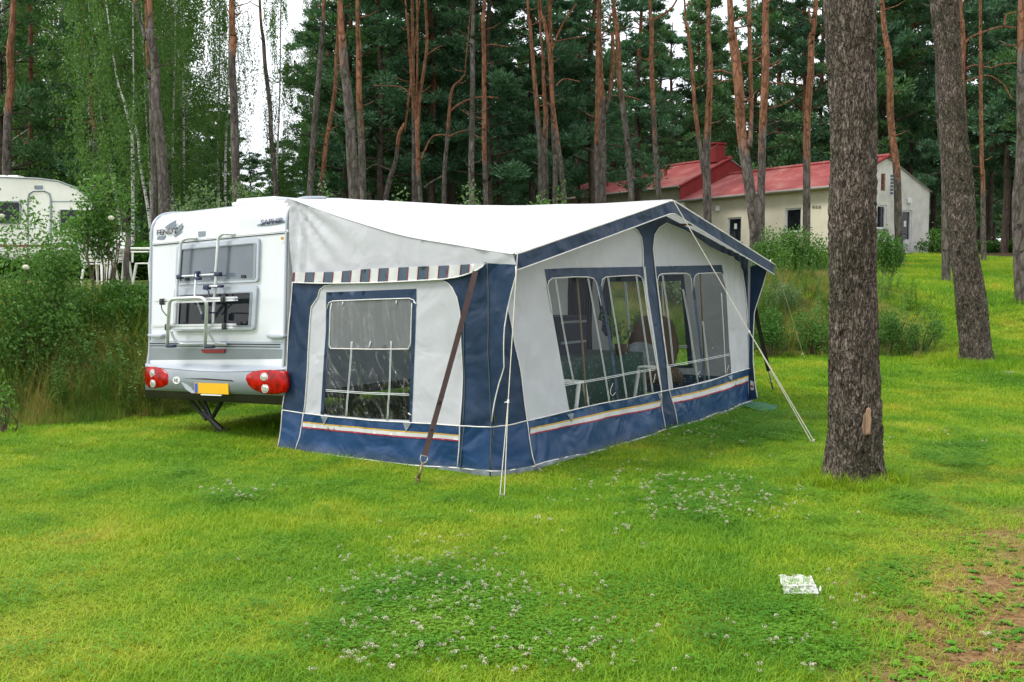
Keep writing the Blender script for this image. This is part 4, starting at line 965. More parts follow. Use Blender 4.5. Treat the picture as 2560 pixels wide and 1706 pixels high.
M['wood'] = pbr('bare_wood', (.42, .27, .17), (.14, .08, .05), 30, .8, stretch=(1, 1, .08), bscale=40, bstr=.6)
M['oldplastic'] = pbr('weathered_white_plastic', (.66, .66, .63), (.42, .42, .37), 30, .6)
PINE = [(.0, (.030, .085, .032)), (.35, (.055, .135, .050)), (.62, (.10, .21, .080)), (1, (.18, .30, .13))]
M['needles'] = leafy('pine_needles', PINE, .30, .35)
M['needles2'] = leafy('pine_needles_blue', [(.0, (.028, .080, .045)), (.4, (.055, .14, .075)), (1, (.16, .28, .17))], .30, .35)
M['birchleaf'] = leafy('birch_leaves', [(.0, (.045, .11, .025)), (.45, (.10, .20, .05)), (.75, (.16, .28, .08)), (1, (.26, .38, .14))], .45, .3)
M['shrubleaf'] = leafy('shrub_leaves', [(.0, (.035, .10, .020)), (.4, (.080, .19, .035)), (.75, (.15, .28, .06)), (1, (.30, .42, .14))], .38, .9)
M['bramble'] = leafy('bramble_leaves', [(.0, (.025, .08, .014)), (.45, (.055, .155, .022)), (.8, (.11, .23, .04)), (1, (.20, .33, .08))], .32, 1.2)
M['paleleaf'] = leafy('pale_leaves', [(.0, (.04, .085, .035)), (.5, (.12, .20, .08)), (1, (.30, .38, .22))], .38, 1.0)
M['dryleaf'] = leafy('dry_leaves', [(.0, (.10, .055, .02)), (.5, (.22, .14, .05)), (1, (.36, .26, .10))], .3, 1.0)
M['flower'] = pbr('cream_flower', (.78, .76, .60), None, 9, .7)
def leaf_arrays(C, D, Ln, W):
    """diamond leaves: centres C, unit directions D, length Ln, width W"""
    n = len(C); rnd = RNG.normal(size=(n, 3)); S = np.cross(D, rnd); S /= np.linalg.norm(S, axis=1)[:, None] + 1e-9
    Ln = np.broadcast_to(np.asarray(Ln, float), (n,))[:, None]; W = np.broadcast_to(np.asarray(W, float), (n,))[:, None]
    v = np.empty((n, 4, 3)); v[:, 0] = C - D * Ln * .5; v[:, 1] = C + S * W * .5 + D * Ln * .05; v[:, 2] = C + D * Ln * .5; v[:, 3] = C - S * W * .5 + D * Ln * .05
    return v.reshape(-1, 3)
def quads(name, V_):
    nf = len(V_) // 4; me = bpy.data.meshes.new(name); me.vertices.add(len(V_)); me.vertices.foreach_set('co', V_.astype(np.float32).ravel())
    me.loops.add(nf * 4); me.loops.foreach_set('vertex_index', np.arange(nf * 4, dtype=np.int32)); me.polygons.add(nf); me.polygons.foreach_set('loop_start', np.arange(0, nf * 4, 4, dtype=np.int32))
    me.update(); me.validate(); return me
def unit(n): v = RNG.normal(size=(n, 3)); return v / np.linalg.norm(v, axis=1)[:, None]
def pine_crown(seed, z0, z1, rad, nb, per=95, needle=.20, flat=.42):
    """crown of foliage pads carried by limbs; returns (limb MB, leaf verts)"""
    rs = np.random.default_rng(seed); lim = MB(); out = []
    for k in range(nb):
        t = (k + rs.uniform(0, .9)) / nb; z = z0 + (z1 - z0) * t
        an = rs.uniform(0, 2 * math.pi); r = rad * (1.15 - .75 * t) * rs.uniform(.45, 1.1)
        e = Vector((math.cos(an) * r, math.sin(an) * r, z + r * rs.uniform(-.12, .38)))
        s = Vector((0, 0, z - .25)); mid = s.lerp(e, .5) + Vector((rs.normal() * .18, rs.normal() * .18, rs.uniform(-.1, .3)))
        lim.tube(smooth_path([s, mid, e], 3), [.05 * (1 - .13 * i) * (1.15 - .5 * t) for i in range(7)], 5)
        for j in range(rs.integers(2, 5)):
            f = rs.uniform(.45, 1.08); c = np.array(s.lerp(e, f)) + rs.normal(size=3) * (.28, .28, .14)
            n = int(per * rs.uniform(.6, 1.3)); u = rs.normal(size=(n, 3)); u /= np.linalg.norm(u, axis=1)[:, None]
            rr = rs.uniform(.35, .75) * (1.1 - .4 * t); p = u * (rs.uniform(.25, 1, (n, 1)) ** .6) * (rr, rr, rr * flat) + c
            p[:, 2] += .10 * np.sin(p[:, 0] * 5 + k)
            d = u * (1, 1, .6) + np.array((0, 0, .55)) + rs.normal(size=(n, 3)) * .3; d /= np.linalg.norm(d, axis=1)[:, None]
            out.append(leaf_arrays(p, d, needle * rs.uniform(.7, 1.4, n), needle * .28))
    return lim, np.concatenate(out)
def birch_crown(seed, z0, z1, rad, nb, per=26, leaf=.075):
    rs = np.random.default_rng(seed); lim = MB(); out = []
    for k in range(nb):
        t = (k + rs.uniform(0, 1)) / nb; z = z0 + (z1 - z0) * t; an = rs.uniform(0, 6.283)
        r = rad * (.35 + 1.1 * math.sin(math.pi * min(1, .15 + t * .85))) * rs.uniform(.4, 1) * .8
        s = Vector((0, 0, z - .4)); e = Vector((math.cos(an) * r, math.sin(an) * r, z + .35 * r))
        lim.tube([s, s.lerp(e, .5) + Z * .2, e], [.025, .015, .006], 4)
        for j in range(rs.integers(5, 9)):
            f = rs.uniform(.3, 1.05); c = s.lerp(e, f); ln = rs.uniform(.5, 1.7); n = int(per * ln)
            q = np.linspace(0, 1, n)[:, None]; dx = rs.normal(size=2) * .25
            p = np.array(c) + np.concatenate([q * dx[0], q * dx[1], -q * ln], 1) + rs.normal(size=(n, 3)) * .09
            d = rs.normal(size=(n, 3)) + (0, 0, -.7); d /= np.linalg.norm(d, axis=1)[:, None]
            out.append(leaf_arrays(p, d, leaf * rs.uniform(.7, 1.5, n), leaf * .75))
    return lim, np.concatenate(out)
# crown library (meshes shared by all the trees of the wood)
CROWNS = []
for s in range(7):
    lim, lv = pine_crown(100 + s, 4.0, 16.5, 2.9, 46, 125, .25); me = quads('pine_crown', lv); me.materials.append(M['needles'] if s % 2 else M['needles2'])
    ml = bpy.data.meshes.new('limbs'); ml.from_pydata(lim.v, [], lim.f); CROWNS.append((me, lim))
TOPS = []
for s in range(3):
    lim, lv = pine_crown(150 + s, 11.5, 17, 2.4, 22, 70); me = quads('pine_crown', lv); me.materials.append(M['needles']); TOPS.append((me, lim))
BIRCH = []
for s in range(4):
    lim, lv = birch_crown(200 + s, 3.0, 13.5, 2.5, 50, 30, .10); me = quads('birch_crown', lv); me.materials.append(M['birchleaf']); BIRCH.append((me, lim))
def trunk_mb(pts, radii, n=12, rough=.06, seed=0):
    b = MB(); path = smooth_path(pts, 5); m = len(path)
    rr = np.interp(np.linspace(0, 1, m), np.linspace(0, 1, len(radii)), radii)
    b.tube(path, list(rr), n)
    for i, v in enumerate(b.v):
        k = i // n
        if k < m:
            c = path[k]; d = Vector(v) - c; w = 1 + rough * nz(v[0] * 6 + seed, v[1] * 6, v[2] * 2.2); b.v[i] = tuple(c + d * w)
    return b
def finish_tree(root, tb, bark, line, crown, off, rz=0.0, scale=1.0):
    t = tb.build('trunk', bark, root, True); t['bark_line'] = float(line)
    if crown is not None:
        c = bpy.data.objects.new('crown', crown); COL.objects.link(c); c.parent = root; c.location = off; c.rotation_euler[2] = rz; c.scale = (scale,) * 3 if isinstance(scale, (int, float)) else scale
    return t
def measured_pine(pts, Y, w0, w1, line, label, extra=(), crown=True, bark='pine', low=None, top=16.5, leanx=None):
    """pts from top to bottom: photo points on the trunk; w0/w1 trunk width (photo px) at top/bottom"""
    base = P(pts[-1][0], pts[-1][1], Y); bz = H(base.x, Y)
    q = [P(x, y, Y) for x, y in pts][::-1]
    if q[0].z > bz + .1: d = (q[0] - q[1]); q = [Vector((q[0].x + d.x * .3, Y, bz - .15))] + q
    else: q[0].z = bz - .15
    up = (q[-1] - q[-2]).normalized(); topz = bz + top
    if q[-1].z < topz and crown:
        q.append(q[-1] + Vector((up.x * .6, 0, 1)) * (topz - q[-1].z))
    for i, p in enumerate(q): p.y += .25 * nz(i * .9, Y)
    k = Y / F / 2; rr = [w1 * k * 1.12, w1 * k, lerp(w1, w0, .5) * k, w0 * k] + ([w0 * k * .35] if crown else [w0 * k * .8])
    r = empty('pine_tree', (q[0].x, q[0].y, bz), label, 'pine tree', 'pines around the pitch')
    b = trunk_mb(q, rr, 14, .07, Y)
    for ex, ew in extra:
        eq = [P(x, y, Y + .15 * (i % 2)) for i, (x, y) in enumerate(ex)]; eb = trunk_mb(eq, [ew * k, ew * k * .75], 8, .08, 3); b.add(eb.v, eb.f)
    # dead snags
    for _ in range(7):
        z = random.uniform(bz + 3, bz + 10); zz = [p.z for p in q]; 
        if z > max(zz): continue
        xx = np.interp(z, zz, [p.x for p in q]); an = random.uniform(0, 6.28); ln = random.uniform(.2, .8); s = Vector((xx, Y, z))
        b.tube([s, s + Vector((math.cos(an) * ln * .6, math.sin(an) * ln * .6, ln * .15)), s + Vector((math.cos(an) * ln, math.sin(an) * ln, ln * .4))], [.025, .015, .006], 5)
    lz = P(0, line, Y).z
    cr = None; off = (0, 0, 0)
    if crown:
        i = random.randrange(3); cr, lim = TOPS[i]; tx = np.interp(bz + 12, [p.z for p in q], [p.x for p in q]); off = (tx - q[0].x, 0, 0)
    finish_tree(r, b, M[bark], lz, cr, off, random.uniform(0, 6))
    return r
# ------------------------------------------------------------------ the two near trunks with modelled bark plates
def near_trunk(rows, Y, label, leanY=0):
    """rows: (y, left, right) photo edges from top to bottom"""
    rows = rows[::-1]; base = rows[0]; r = None
    zs = []; cx = []; rd = []
    for y, l, rgt in rows:
        p = P((l + rgt) / 2, y, Y); zs.append(p.z); cx.append(p.x); rd.append((rgt - l) / 2 * Y / F)
    bz = H(cx[0], Y); root = empty('pine_tree', (cx[0], Y, bz), label, 'pine tree', 'pines around the pitch')
    zt = zs[-1]; slope = (cx[-1] - cx[-3]) / (zs[-1] - zs[-3])
    ztop = bz + 17; zs.append(ztop); cx.append(cx[-1] + slope * .5 * (ztop - zt)); rd.append(rd[-1] * .35)
    zs[0] = min(zs[0], bz); b = MB(); n = 150; m = 620
    for i in range(m + 1):
        t = i / m; z = bz - .1 + (ztop - bz) * (t ** 1.9 if t < 1 else 1)
        c = np.interp(z, zs, cx); r_ = np.interp(z, zs, rd); flare = 1 + .09 * math.exp(-(z - bz) / .14)
        for k in range(n):
            a = 2 * math.pi * k / n; x, y = math.cos(a), math.sin(a)
            w = 0
            if z < bz + 7.5:
                q = Vector((x * r_ * 27 + .8 * nz(z * 9, a * 3), y * r_ * 27, z * 7.5)); q += Vector((nz(q.x * .35, q.y * .35, q.z * .35), nz(q.y * .35, q.z * .35, 7), nz(q.x * .5, q.z * .5, 3))) * 1.9
                dd = noise.voronoi(q)[0]; e = dd[1] - dd[0]; w = .017 * min(1, e * 2.0) * (.6 + .8 * abs(nz(q.x * .3, q.y * .3, q.z * .2))) + .010 * nz(q.x * 1.3, q.y * 1.3, q.z * 1.1) - .006
            w += -.012 + .022 * nz(x * 1.2, y * 1.2 + 4, z * .9) + .07 * max(0, math.sin(a * 5 + 1.2 * math.sin(a * 2))) * math.exp(-(z - bz) / .10)
            rr = r_ * flare + w; b.v.append((c + x * rr, Y + y * rr, z))
    b.f = [(i * n + k, i * n + (k + 1) % n, (i + 1) * n + (k + 1) % n, (i + 1) * n + k) for i in range(m) for k in range(n)]
    b.mi = [0] * len(b.f); cr, lim = TOPS[0]
    finish_tree(root, b, M['pine_near'], bz + 12, cr, (cx[-1] - cx[0], 0, 0)); return root, cx, rd, zs
TA, cxA, rdA, zsA = near_trunk([(0, 2062, 2188), (180, 2070, 2191), (350, 2076, 2193), (620, 2070, 2193), (850, 2069, 2194), (1000, 2068, 2201), (1130, 2065, 2203), (1195, 2062, 2206)], 8.45, 'thick grey scaly pine trunk with a bare wood scar, closest to the camera')
# bare wood scar, a plate that follows the trunk
b = MB(); Ys = 8.45; sc_px = [(2155, 1088), (2164, 1093), (2173, 1088), (2177, 1092), (2179, 1070), (2181, 1048), (2178, 1034), (2180, 1022), (2172, 1015), (2166, 1019), (2163, 1030), (2157, 1036), (2156, 1052), (2152, 1066)]
m_ = len(sc_px); ring1 = []; 
def on_trunk(x, y, out):
    d = ray(x, y); z0 = P(x, y, Ys - .25).z; c = float(np.interp(z0, zsA, cxA)); r_ = float(np.interp(z0, zsA, rdA)) + out
    for it in range(40):
        t = (Ys - .3 + it * .012) / d.y; p = EYE + d * t
        if math.hypot(p.x - c, p.y - Ys) <= r_: return p
    return p
for s_, o_ in ((1.0, .0), (1.0, .024), (.8, .021), (.45, .021)):
    cx_, cy_ = 2168, 1054; b.v += [tuple(on_trunk(cx_ + (x - cx_) * s_ * .85, cy_ + (y - cy_) * s_ * .92, o_)) for x, y in sc_px]
b.v.append(tuple(on_trunk(2168, 1054, .021)))
b.f = [(k * m_ + i, k * m_ + (i + 1) % m_, (k + 1) * m_ + (i + 1) % m_, (k + 1) * m_ + i) for k in range(3) for i in range(m_)] + [(3 * m_ + i, 3 * m_ + (i + 1) % m_, 4 * m_) for i in range(m_)]; b.mi = [0] * len(b.f)
b.build('bare_scar', M['wood'], TA, True)
near_trunk([(0, 2326, 2395), (180, 2341, 2404), (320, 2350, 2415), (450, 2362, 2433), (620, 2375, 2444), (750, 2389, 2466), (850, 2398, 2474), (905, 2403, 2480)], 17.0, 'leaning dark grey pine trunk on the lawn right of the nearest trunk')
# ------------------------------------------------------------------ pines read off the photo
MP = [
 ([(36, 0), (28, 130), (25, 200), (20, 300), (17, 440)], 34, 17, 20, 285, 'orange upper trunk at the far left edge, black towards its foot', ()),
 ([(69, 0), (78, 80), (78, 180), (76, 300), (75, 360), (70, 445)], 40, 10, 13, 385, 'slim reddish pine behind the old caravan with a fork near its foot', [([(88, 450), (86, 400), (82, 350)], 8), ([(70, 362), (52, 340), (34, 318)], 5)]),
 ([(200, 0), (205, 60), (212, 120), (226, 200), (229, 290), (240, 340), (242, 410)], 37, 9, 13, 352, 'bent orange-brown pine above the right end of the old caravan', [([(228, 310), (180, 298), (140, 300)], 4)]),
 ([(372, 0), (378, 80), (385, 160), (390, 250), (398, 330), (406, 420), (411, 520)], 27, 20, 26, 60, 'stout dark pine left of the touring caravan, orange only at the top', [([(365, 100), (350, 50), (335, 0)], 9)]),
 ([(372, 110), (375, 200), (378, 300), (383, 420), (386, 520)], 31, 9, 14, 190, 'thin grey pine standing close behind the stout dark pine', ()),
 ([(580, 0), (580, 90), (582, 160), (583, 250), (587, 350), (590, 450)], 30, 17, 20, 165, 'pine with bright orange top half against the white sky gap', [([(590, 45), (606, 25)], 3), ([(573, 35), (566, 15)], 3)]),
 ([(651, 0), (657, 100), (665, 170), (672, 260), (679, 340), (686, 430), (690, 480)], 36, 9, 12, 60, 'slim curved dark pine crossing the white sky gap', ()),
 ([(809, 0), (806, 80), (798, 190), (789, 290), (779, 400), (775, 500)], 33, 12, 15, 30, 'dark pine leaning right above the awning roof corner', ()),
 ([(846, 40), (842, 130), (838, 220), (827, 290), (817, 350), (808, 440), (800, 490)], 38, 9, 12, 470, 'thin all-orange leaning pine between two dark pines', ()),
 ([(849, 0), (855, 90), (862, 170), (870, 240), (876, 330), (881, 420), (886, 510)], 26, 19, 27, 172, 'thick pine with orange top over black lower trunk', ()),
 ([(893, 0), (895, 110), (899, 230), (901, 320), (905, 400), (907, 520)], 30, 13, 18, 345, 'straight orange pine with pale grey foot beside the thick black one', ()),
 ([(1013, 0), (1018, 40), (1025, 140), (1031, 220), (1040, 300), (1044, 340), (1046, 430), (1052, 520)], 36, 6, 11, 440, 'slender orange pine splitting into three stems', [([(1044, 340), (1042, 270), (1044, 110), (1042, 0)], 6), ([(1044, 330), (1050, 240), (1065, 140), (1067, 80), (1063, 0)], 9), ([(1065, 140), (1085, 125), (1105, 115)], 4), ([(1030, 240), (1000, 218), (935, 214)], 4), ([(1052, 400), (1075, 350), (1095, 338), (1125, 340)], 5)]),
 ([(1034, 330), (1035, 400), (1036, 520)], 37, 10, 13, 300, 'dark straight trunk just left of the three-stemmed pine', ()),
 ([(1018, 270), (1010, 310), (998, 340), (989, 400), (975, 450), (962, 520)], 41, 7, 13, 400, 'crooked pine leaning right behind the awning roof', [([(989, 430), (960, 420), (940, 412), (915, 425)], 5)]),
 ([(1167, 130), (1158, 190), (1132, 220), (1124, 270), (1118, 350), (1111, 430), (1110, 520)], 40, 4, 11, 350, 'thin grey pine with a kinked orange top', [([(1124, 280), (1150, 260), (1190, 245), (1245, 245)], 6), ([(1118, 345), (1150, 330), (1190, 325)], 6), ([(1110, 440), (1080, 455), (1060, 470)], 5)]),
 ([(1184, 0), (1180, 100), (1182, 200), (1180, 330), (1178, 400), (1180, 520)], 30, 11, 15, -20, 'blackish straight pine above the middle of the awning roof', ()),
 ([(1211, 0), (1208, 40), (1210, 130), (1210, 220), (1211, 390), (1215, 520)], 31, 10, 12, 425, 'slim bright orange pine next to the blackish straight one', [([(1212, 115), (1230, 112), (1270, 118)], 4)]),
 ([(1319, 0), (1324, 50), (1331, 140), (1338, 220), (1345, 300), (1350, 380), (1352, 520)], 32, 9, 13, 285, 'orange-topped pine leaning left at the end of the awning roof', ()),
 ([(1352, 90), (1357, 130), (1360, 230), (1365, 290), (1362, 370), (1364, 520)], 34, 7, 15, 360, 'pine with brown middle and grey foot behind the roof dip', ()),
 ([(1351, 0), (1357, 40), (1372, 120), (1379, 230), (1388, 310), (1400, 400), (1412, 520)], 32, 8, 12, 345, 'forked orange pine whose branches spread over the roof peak', [([(1378, 130), (1393, 90), (1413, 50), (1441, 10)], 6), ([(1385, 105), (1420, 98), (1462, 92)], 4), ([(1390, 215), (1410, 198), (1450, 205)], 4)]),
 ([(1383, 300), (1388, 400), (1388, 520)], 35, 11, 14, 250, 'short visible dark trunk under the forked orange pine', ()),
 ([(1496, 0), (1494, 100), (1493, 250), (1491, 400), (1494, 520)], 33, 9, 11, 420, 'straight copper-coloured pine in front of the left roof', [([(1494, 110), (1515, 70), (1530, 33)], 5)]),
 ([(1500, 0), (1499, 100), (1503, 200), (1506, 330), (1505, 520)], 34, 8, 20, 285, 'thick grey-footed pine forking before the red roof', [([(1512, 285), (1527, 220), (1532, 130), (1531, 80)], 11), ([(1506, 250), (1530, 241), (1570, 242), (1600, 252)], 5)]),
 ([(1534, 0), (1536, 20), (1543, 100), (1548, 190), (1558, 270), (1570, 370), (1579, 520)], 31, 11, 15, 235, 'pine with a slow bend crossing the red roof at its left part', ()),
 ([(1627, 0), (1627, 50), (1629, 170), (1634, 270), (1639, 370), (1648, 520)], 31, 11, 13, 330, 'straight pinkish-orange pine directly behind the gable peak', [([(1630, 52), (1660, 35), (1678, 22), (1692, 0)], 6)]),
 ([(1711, 0), (1717, 60), (1729, 150), (1737, 270), (1751, 370), (1765, 480), (1768, 570)], 29, 7, 12, 350, 'slim reddish pine joined at the foot with a darker one', [([(1715, 15), (1730, 5)], 4)]),
 ([(1772, 30), (1774, 150), (1772, 280), (1768, 400), (1766, 560)], 29.5, 12, 20, 335, 'dark straight pine in front of the red chimney', [([(1774, 180), (1800, 177), (1830, 185)], 5), ([(1775, 215), (1810, 203), (1840, 200)], 4)]),
 ([(1823, 0), (1832, 90), (1845, 200), (1856, 320), (1868, 430), (1884, 560), (1890, 620)], 25, 22, 27, 388, 'large orange pine leaning left beside the gable end of the tent', [([(1874, 370), (1878, 270), (1875, 150), (1872, 0)], 13)]),
 ([(1917, 0), (1914, 150), (1908, 300), (1904, 440), (1901, 625)], 27, 18, 19, 375, 'tall straight orange and black pine before the cream wall', [([(1908, 215), (1930, 208), (1960, 212)], 4)]),
 ([(2040, 0), (2033, 90), (2024, 180), (2019, 300), (2017, 430), (2016, 600)], 30, 15, 18, 430, 'wavy orange pine immediately left of the nearest trunk', [([(2026, 60), (2022, 20)], 6)]),
 ([(2207, 0), (2220, 150), (2231, 300), (2240, 430), (2246, 560), (2250, 655)], 36, 15, 20, 455, 'slender pine in front of the gable wall with the glass door', ()),
 ([(2345, 150), (2352, 300), (2364, 430), (2366, 600), (2366, 712)], 26, 18, 20, 40, 'dark trunk half hidden behind the leaning grey pine', ()),
 ([(2552, 0), (2553, 200), (2557, 330), (2552, 430), (2546, 520), (2552, 640), (2556, 740)], 22, 22, 36, 120, 'curved pine cut by the right edge of the photograph', ()),
 ([(2405, 0), (2406, 60), (2408, 130), (2406, 200), (2418, 420), (2424, 600)], 40, 10, 12, 470, 'thin reddish pine with long bare limbs to the right', [([(2408, 115), (2425, 95), (2460, 80), (2500, 68), (2540, 70)], 6), ([(2512, 66), (2515, 40), (2540, 30)], 5), ([(2410, 172), (2440, 163), (2475, 170), (2500, 162), (2545, 158)], 4), ([(2410, 205), (2440, 195), (2475, 190), (2510, 215), (2530, 250)], 4)]),
 ([(2452, 320), (2455, 440), (2458, 560), (2460, 650)], 38, 9, 12, 480, 'thin trunk in the dark wood right of the leaning pine', ()),
]
for pts, Y, w0, w1, line, lab, ex in MP:
    measured_pine(pts, Y, w0, w1, line, lab, ex)
# birches read off the photo
BP = [([(52, 240), (52, 300), (52, 440)], 46, 6, 'thin birch stem left of the old caravan door'), ([(131, 250), (131, 340), (131, 445)], 47, 6, 'white birch stem above the door arch of the old caravan'),
 ([(258, 330), (268, 380), (280, 440), (300, 560)], 35, 7, 'leaning birch behind the leafy sapling'), ([(285, 150), (309, 250), (328, 330), (332, 400), (332, 600)], 33, 8, 'bright white birch stem beside the stout dark pine'),
 ([(334, 200), (334, 290), (345, 350), (352, 420), (375, 560)], 34, 7, 'slanting birch touching the bright birch stem'), ([(368, 340), (372, 400), (380, 540)], 37, 6, 'birch half behind the stout dark pine'),
 ([(438, 100), (437, 170), (432, 300), (431, 520)], 38, 6, 'straight birch over the caravan roof, nearer to the dark pine'), ([(457, 200), (459, 300), (461, 500)], 40, 6, 'straight birch over the caravan roof, right one of the pair'),
 ([(549, 130), (547, 250), (546, 450)], 42, 6, 'dark flecked birch left of the orange-topped pine'), ([(572, 150), (568, 250), (563, 450)], 40, 6, 'pale birch touching the orange-topped pine'), ([(700, 200), (695, 350), (690, 480)], 43, 6, 'birch behind the slim curved pine')]
for i, (pts, Y, w, lab) in enumerate(BP):
    q = [P(x, y, Y) for x, y in pts][::-1]; bz = H(q[0].x, Y); q = [Vector((q[0].x, Y, bz - .1))] + [p for p in q if p.z > bz + .3]
    up = q[-1] - q[-2]; q.append(q[-1] + Vector((up.x / up.z * .5, 0, 1)) * max(1, bz + 13.5 - q[-1].z))
    k = Y / F / 2; r = empty('birch_tree', (q[0].x, Y, bz), lab, 'birch tree', 'birches left of the clearing')
    b = trunk_mb(q, [w * k * 1.2, w * k, w * k * .7, w * k * .3], 10, .03, i)
    tx = float(np.interp(bz + 8, [p.z for p in q], [p.x for p in q]))
    finish_tree(r, b, M['birch'], 0, BIRCH[i % 4][0], (tx - q[0].x, 0, .3 * (i % 3)), i * 1.1, (.72, .72, .95) if i < 8 else (.45, .45, .9))
# the wood behind: individual trees, copies of a few prototypes
def proto_pine(i, low):
    me, lim = CROWNS[i]; r = empty('pine_tree'); hgt = 17.0
    pts = [Vector((.25 * nz(i * 3 + k * .5, 1) * k * .35, .25 * nz(i + 7, k * .5) * k * .3, z)) for k, z in enumerate(np.linspace(-.3, hgt, 7))]
    b = trunk_mb(pts, [.17, .15, .13, .12, .10, .07, .03], 8, .05, i); b.add(lim.v, lim.f)
    t = b.build('trunk', M['pine_far'], r, True); t['bark_line'] = 9.5
    c = bpy.data.objects.new('crown', me); COL.objects.link(c); c.parent = r; return r
def proto_birch(i):
    me, lim = BIRCH[i]; r = empty('birch_tree')
    b = trunk_mb([Vector((.2 * nz(i, k), .2 * nz(i + 3, k), z)) for k, z in enumerate(np.linspace(-.3, 13.5, 6))], [.10, .09, .07, .05, .02], 7, .03, i); b.add(lim.v, lim.f)
    t = b.build('trunk', M['birch'], r, True); c = bpy.data.objects.new('crown', me); COL.objects.link(c); c.parent = r; return r
PP = [proto_pine(i, 0) for i in range(7)]; PB = [proto_birch(i) for i in range(4)]
used = set()
def place(protos, i, x, y, s, sz, label, group):
    z = H(x, y); rz_ = random.uniform(0, 6.28); p = protos[i]
    if (id(protos), i) not in used:
        used.add((id(protos), i)); o = p; o.location = (x, y, z); o.rotation_euler[2] = rz_; o.scale = (s, s, sz); o['label'] = label; o['group'] = group
        for ch in o.children: ch.matrix_parent_inverse = Matrix.Identity(4)
    else:
        o = p.copy(); COL.objects.link(o); o.location = (x, y, z); o.rotation_euler = (0, 0, rz_); o.scale = (s, s, sz); o['label'] = label; o['group'] = group
        for ch in p.children: c = ch.copy(); COL.objects.link(c); c.parent = o; c.matrix_parent_inverse = Matrix.Identity(4)
    o['category'] = 'pine tree' if 'pine' in o.name else 'birch tree'
    for ch in o.children:
        if ch.name.startswith('trunk') and 'pine' in o.name: ch['bark_line'] = z + random.uniform(4, 13)
    return o
GW = 'pines of the wood behind the pitch'; GB = 'birches in the wood behind the pitch'
LW = 'dense green pine of the wood behind the clearing'; LB = 'light green weeping birch of the wood on the left'
rows_ = [(46, 3.2), (51, 3.0), (56, 3.0), (62, 3.2), (69, 3.4), (77, 3.8), (86, 4.2)]
for Y, st in rows_:
    x = -.56 * Y - 2
    while x < .56 * Y + 2:
        px_ = x + random.uniform(-1, 1); py_ = Y + random.uniform(-2, 2); sx = 1280 + F * px_ / py_; x += st
        if 1330 < sx < 2420 and py_ < 58: # keep the building clear
            bx_, by_ = px_ - 14.58, py_ - 45; al = bx_ * -.549 + by_ * .836; ac = bx_ * .836 + by_ * .549
            if -2.5 < al < 24 and -3.5 < ac < 9.5: continue
            if ac < 0 and al > -2: continue
        gap = 500 < sx < 785
        s = random.uniform(.85, 1.12)
        if gap:
            top = 350 if 560 < sx < 765 else 250
            hgt = (695 - top - random.uniform(-30, 40)) / F * py_ - 1.2
            if py_ < 60: continue
            s = hgt / 17.0; place(PP, random.randrange(7), px_, py_, s * 1.35, s, LW, GW); continue
        left = sx < 800
        if left and random.random() < .2: continue
        if left and random.random() < (.28 if sx < 400 else .50): place(PB, random.randrange(4), px_, py_, s * 1.1, s * random.uniform(.95, 1.15), LB, GB)
        else: place(PP, random.randrange(7), px_, py_, s * random.uniform(.9, 1.15), s * (1.15 if sx > 1700 else .97 if sx > 900 else .86), LW, GW)
# birches framing the sky gap
for x, Y, s, sz in ((-14.6, 43, .95, 1.0), (-17.5, 42, 1, 1.0), (-20, 40, 1, .95), (-16, 47, 1, 1.0), (-9.6, 48, .42, .98)): place(PB, random.randrange(4), x, Y, s, sz, LB, GB)
for x, Y, s, sz in ((-7.4, 45, .9, .95), (-5.6, 43, 1, .85), (-3.5, 44, 1, .9), (-1.0, 43, 1.05, .86), (1.5, 44, 1.05, .9), (3.6, 46, 1.05, .86), (6.5, 52, 1.1, .9), (24.5, 50, 1.1, 1.1), (20.5, 56, 1.1, 1.1), (23.5, 43, 1.0, 1.0), (27, 47, 1, 1.1), (-19.0, 37.5, .9, .85), (-15.5, 38.5, .8, .85)): place(PP, random.randrange(7), x, Y, s, sz, LW, GW)
# far-off wood that reads as one mass
rs = np.random.default_rng(9); b = MB(); lv = []
for k in range(420):
    Y = rs.uniform(92, 150); x = rs.uniform(-.6, .6) * Y; sx = 1280 + F * x / Y; hh = 15 * rs.uniform(.8, 1.1)
    if 500 < sx < 785: hh = 8.0 * rs.uniform(.8, 1.05)
    z0 = H(x, Y); b.tube([Vector((x, Y, z0)), Vector((x + rs.normal() * .2, Y, z0 + hh))], [.16, .06], 5)
    n = 330; t = rs.uniform(.18, 1, n) ** .8; p = np.stack([x + rs.normal(size=n) * 2.2 * (1.1 - t * .7), Y + rs.normal(size=n) * 1.5, z0 + t * hh], 1)
    lv.append(leaf_arrays(p, unit(n), rs.uniform(.5, 1.1, n), rs.uniform(.3, .5, n)))
fm = quads('forest', np.concatenate(lv)); fo_ = link('forest', fm, M['needles']); tag(fo_, 'far-off dark pine wood closing the view between the trunks', kind='stuff')
t = b.build('forest_trunks', M['pine'], fo_); t['bark_line'] = 7.0
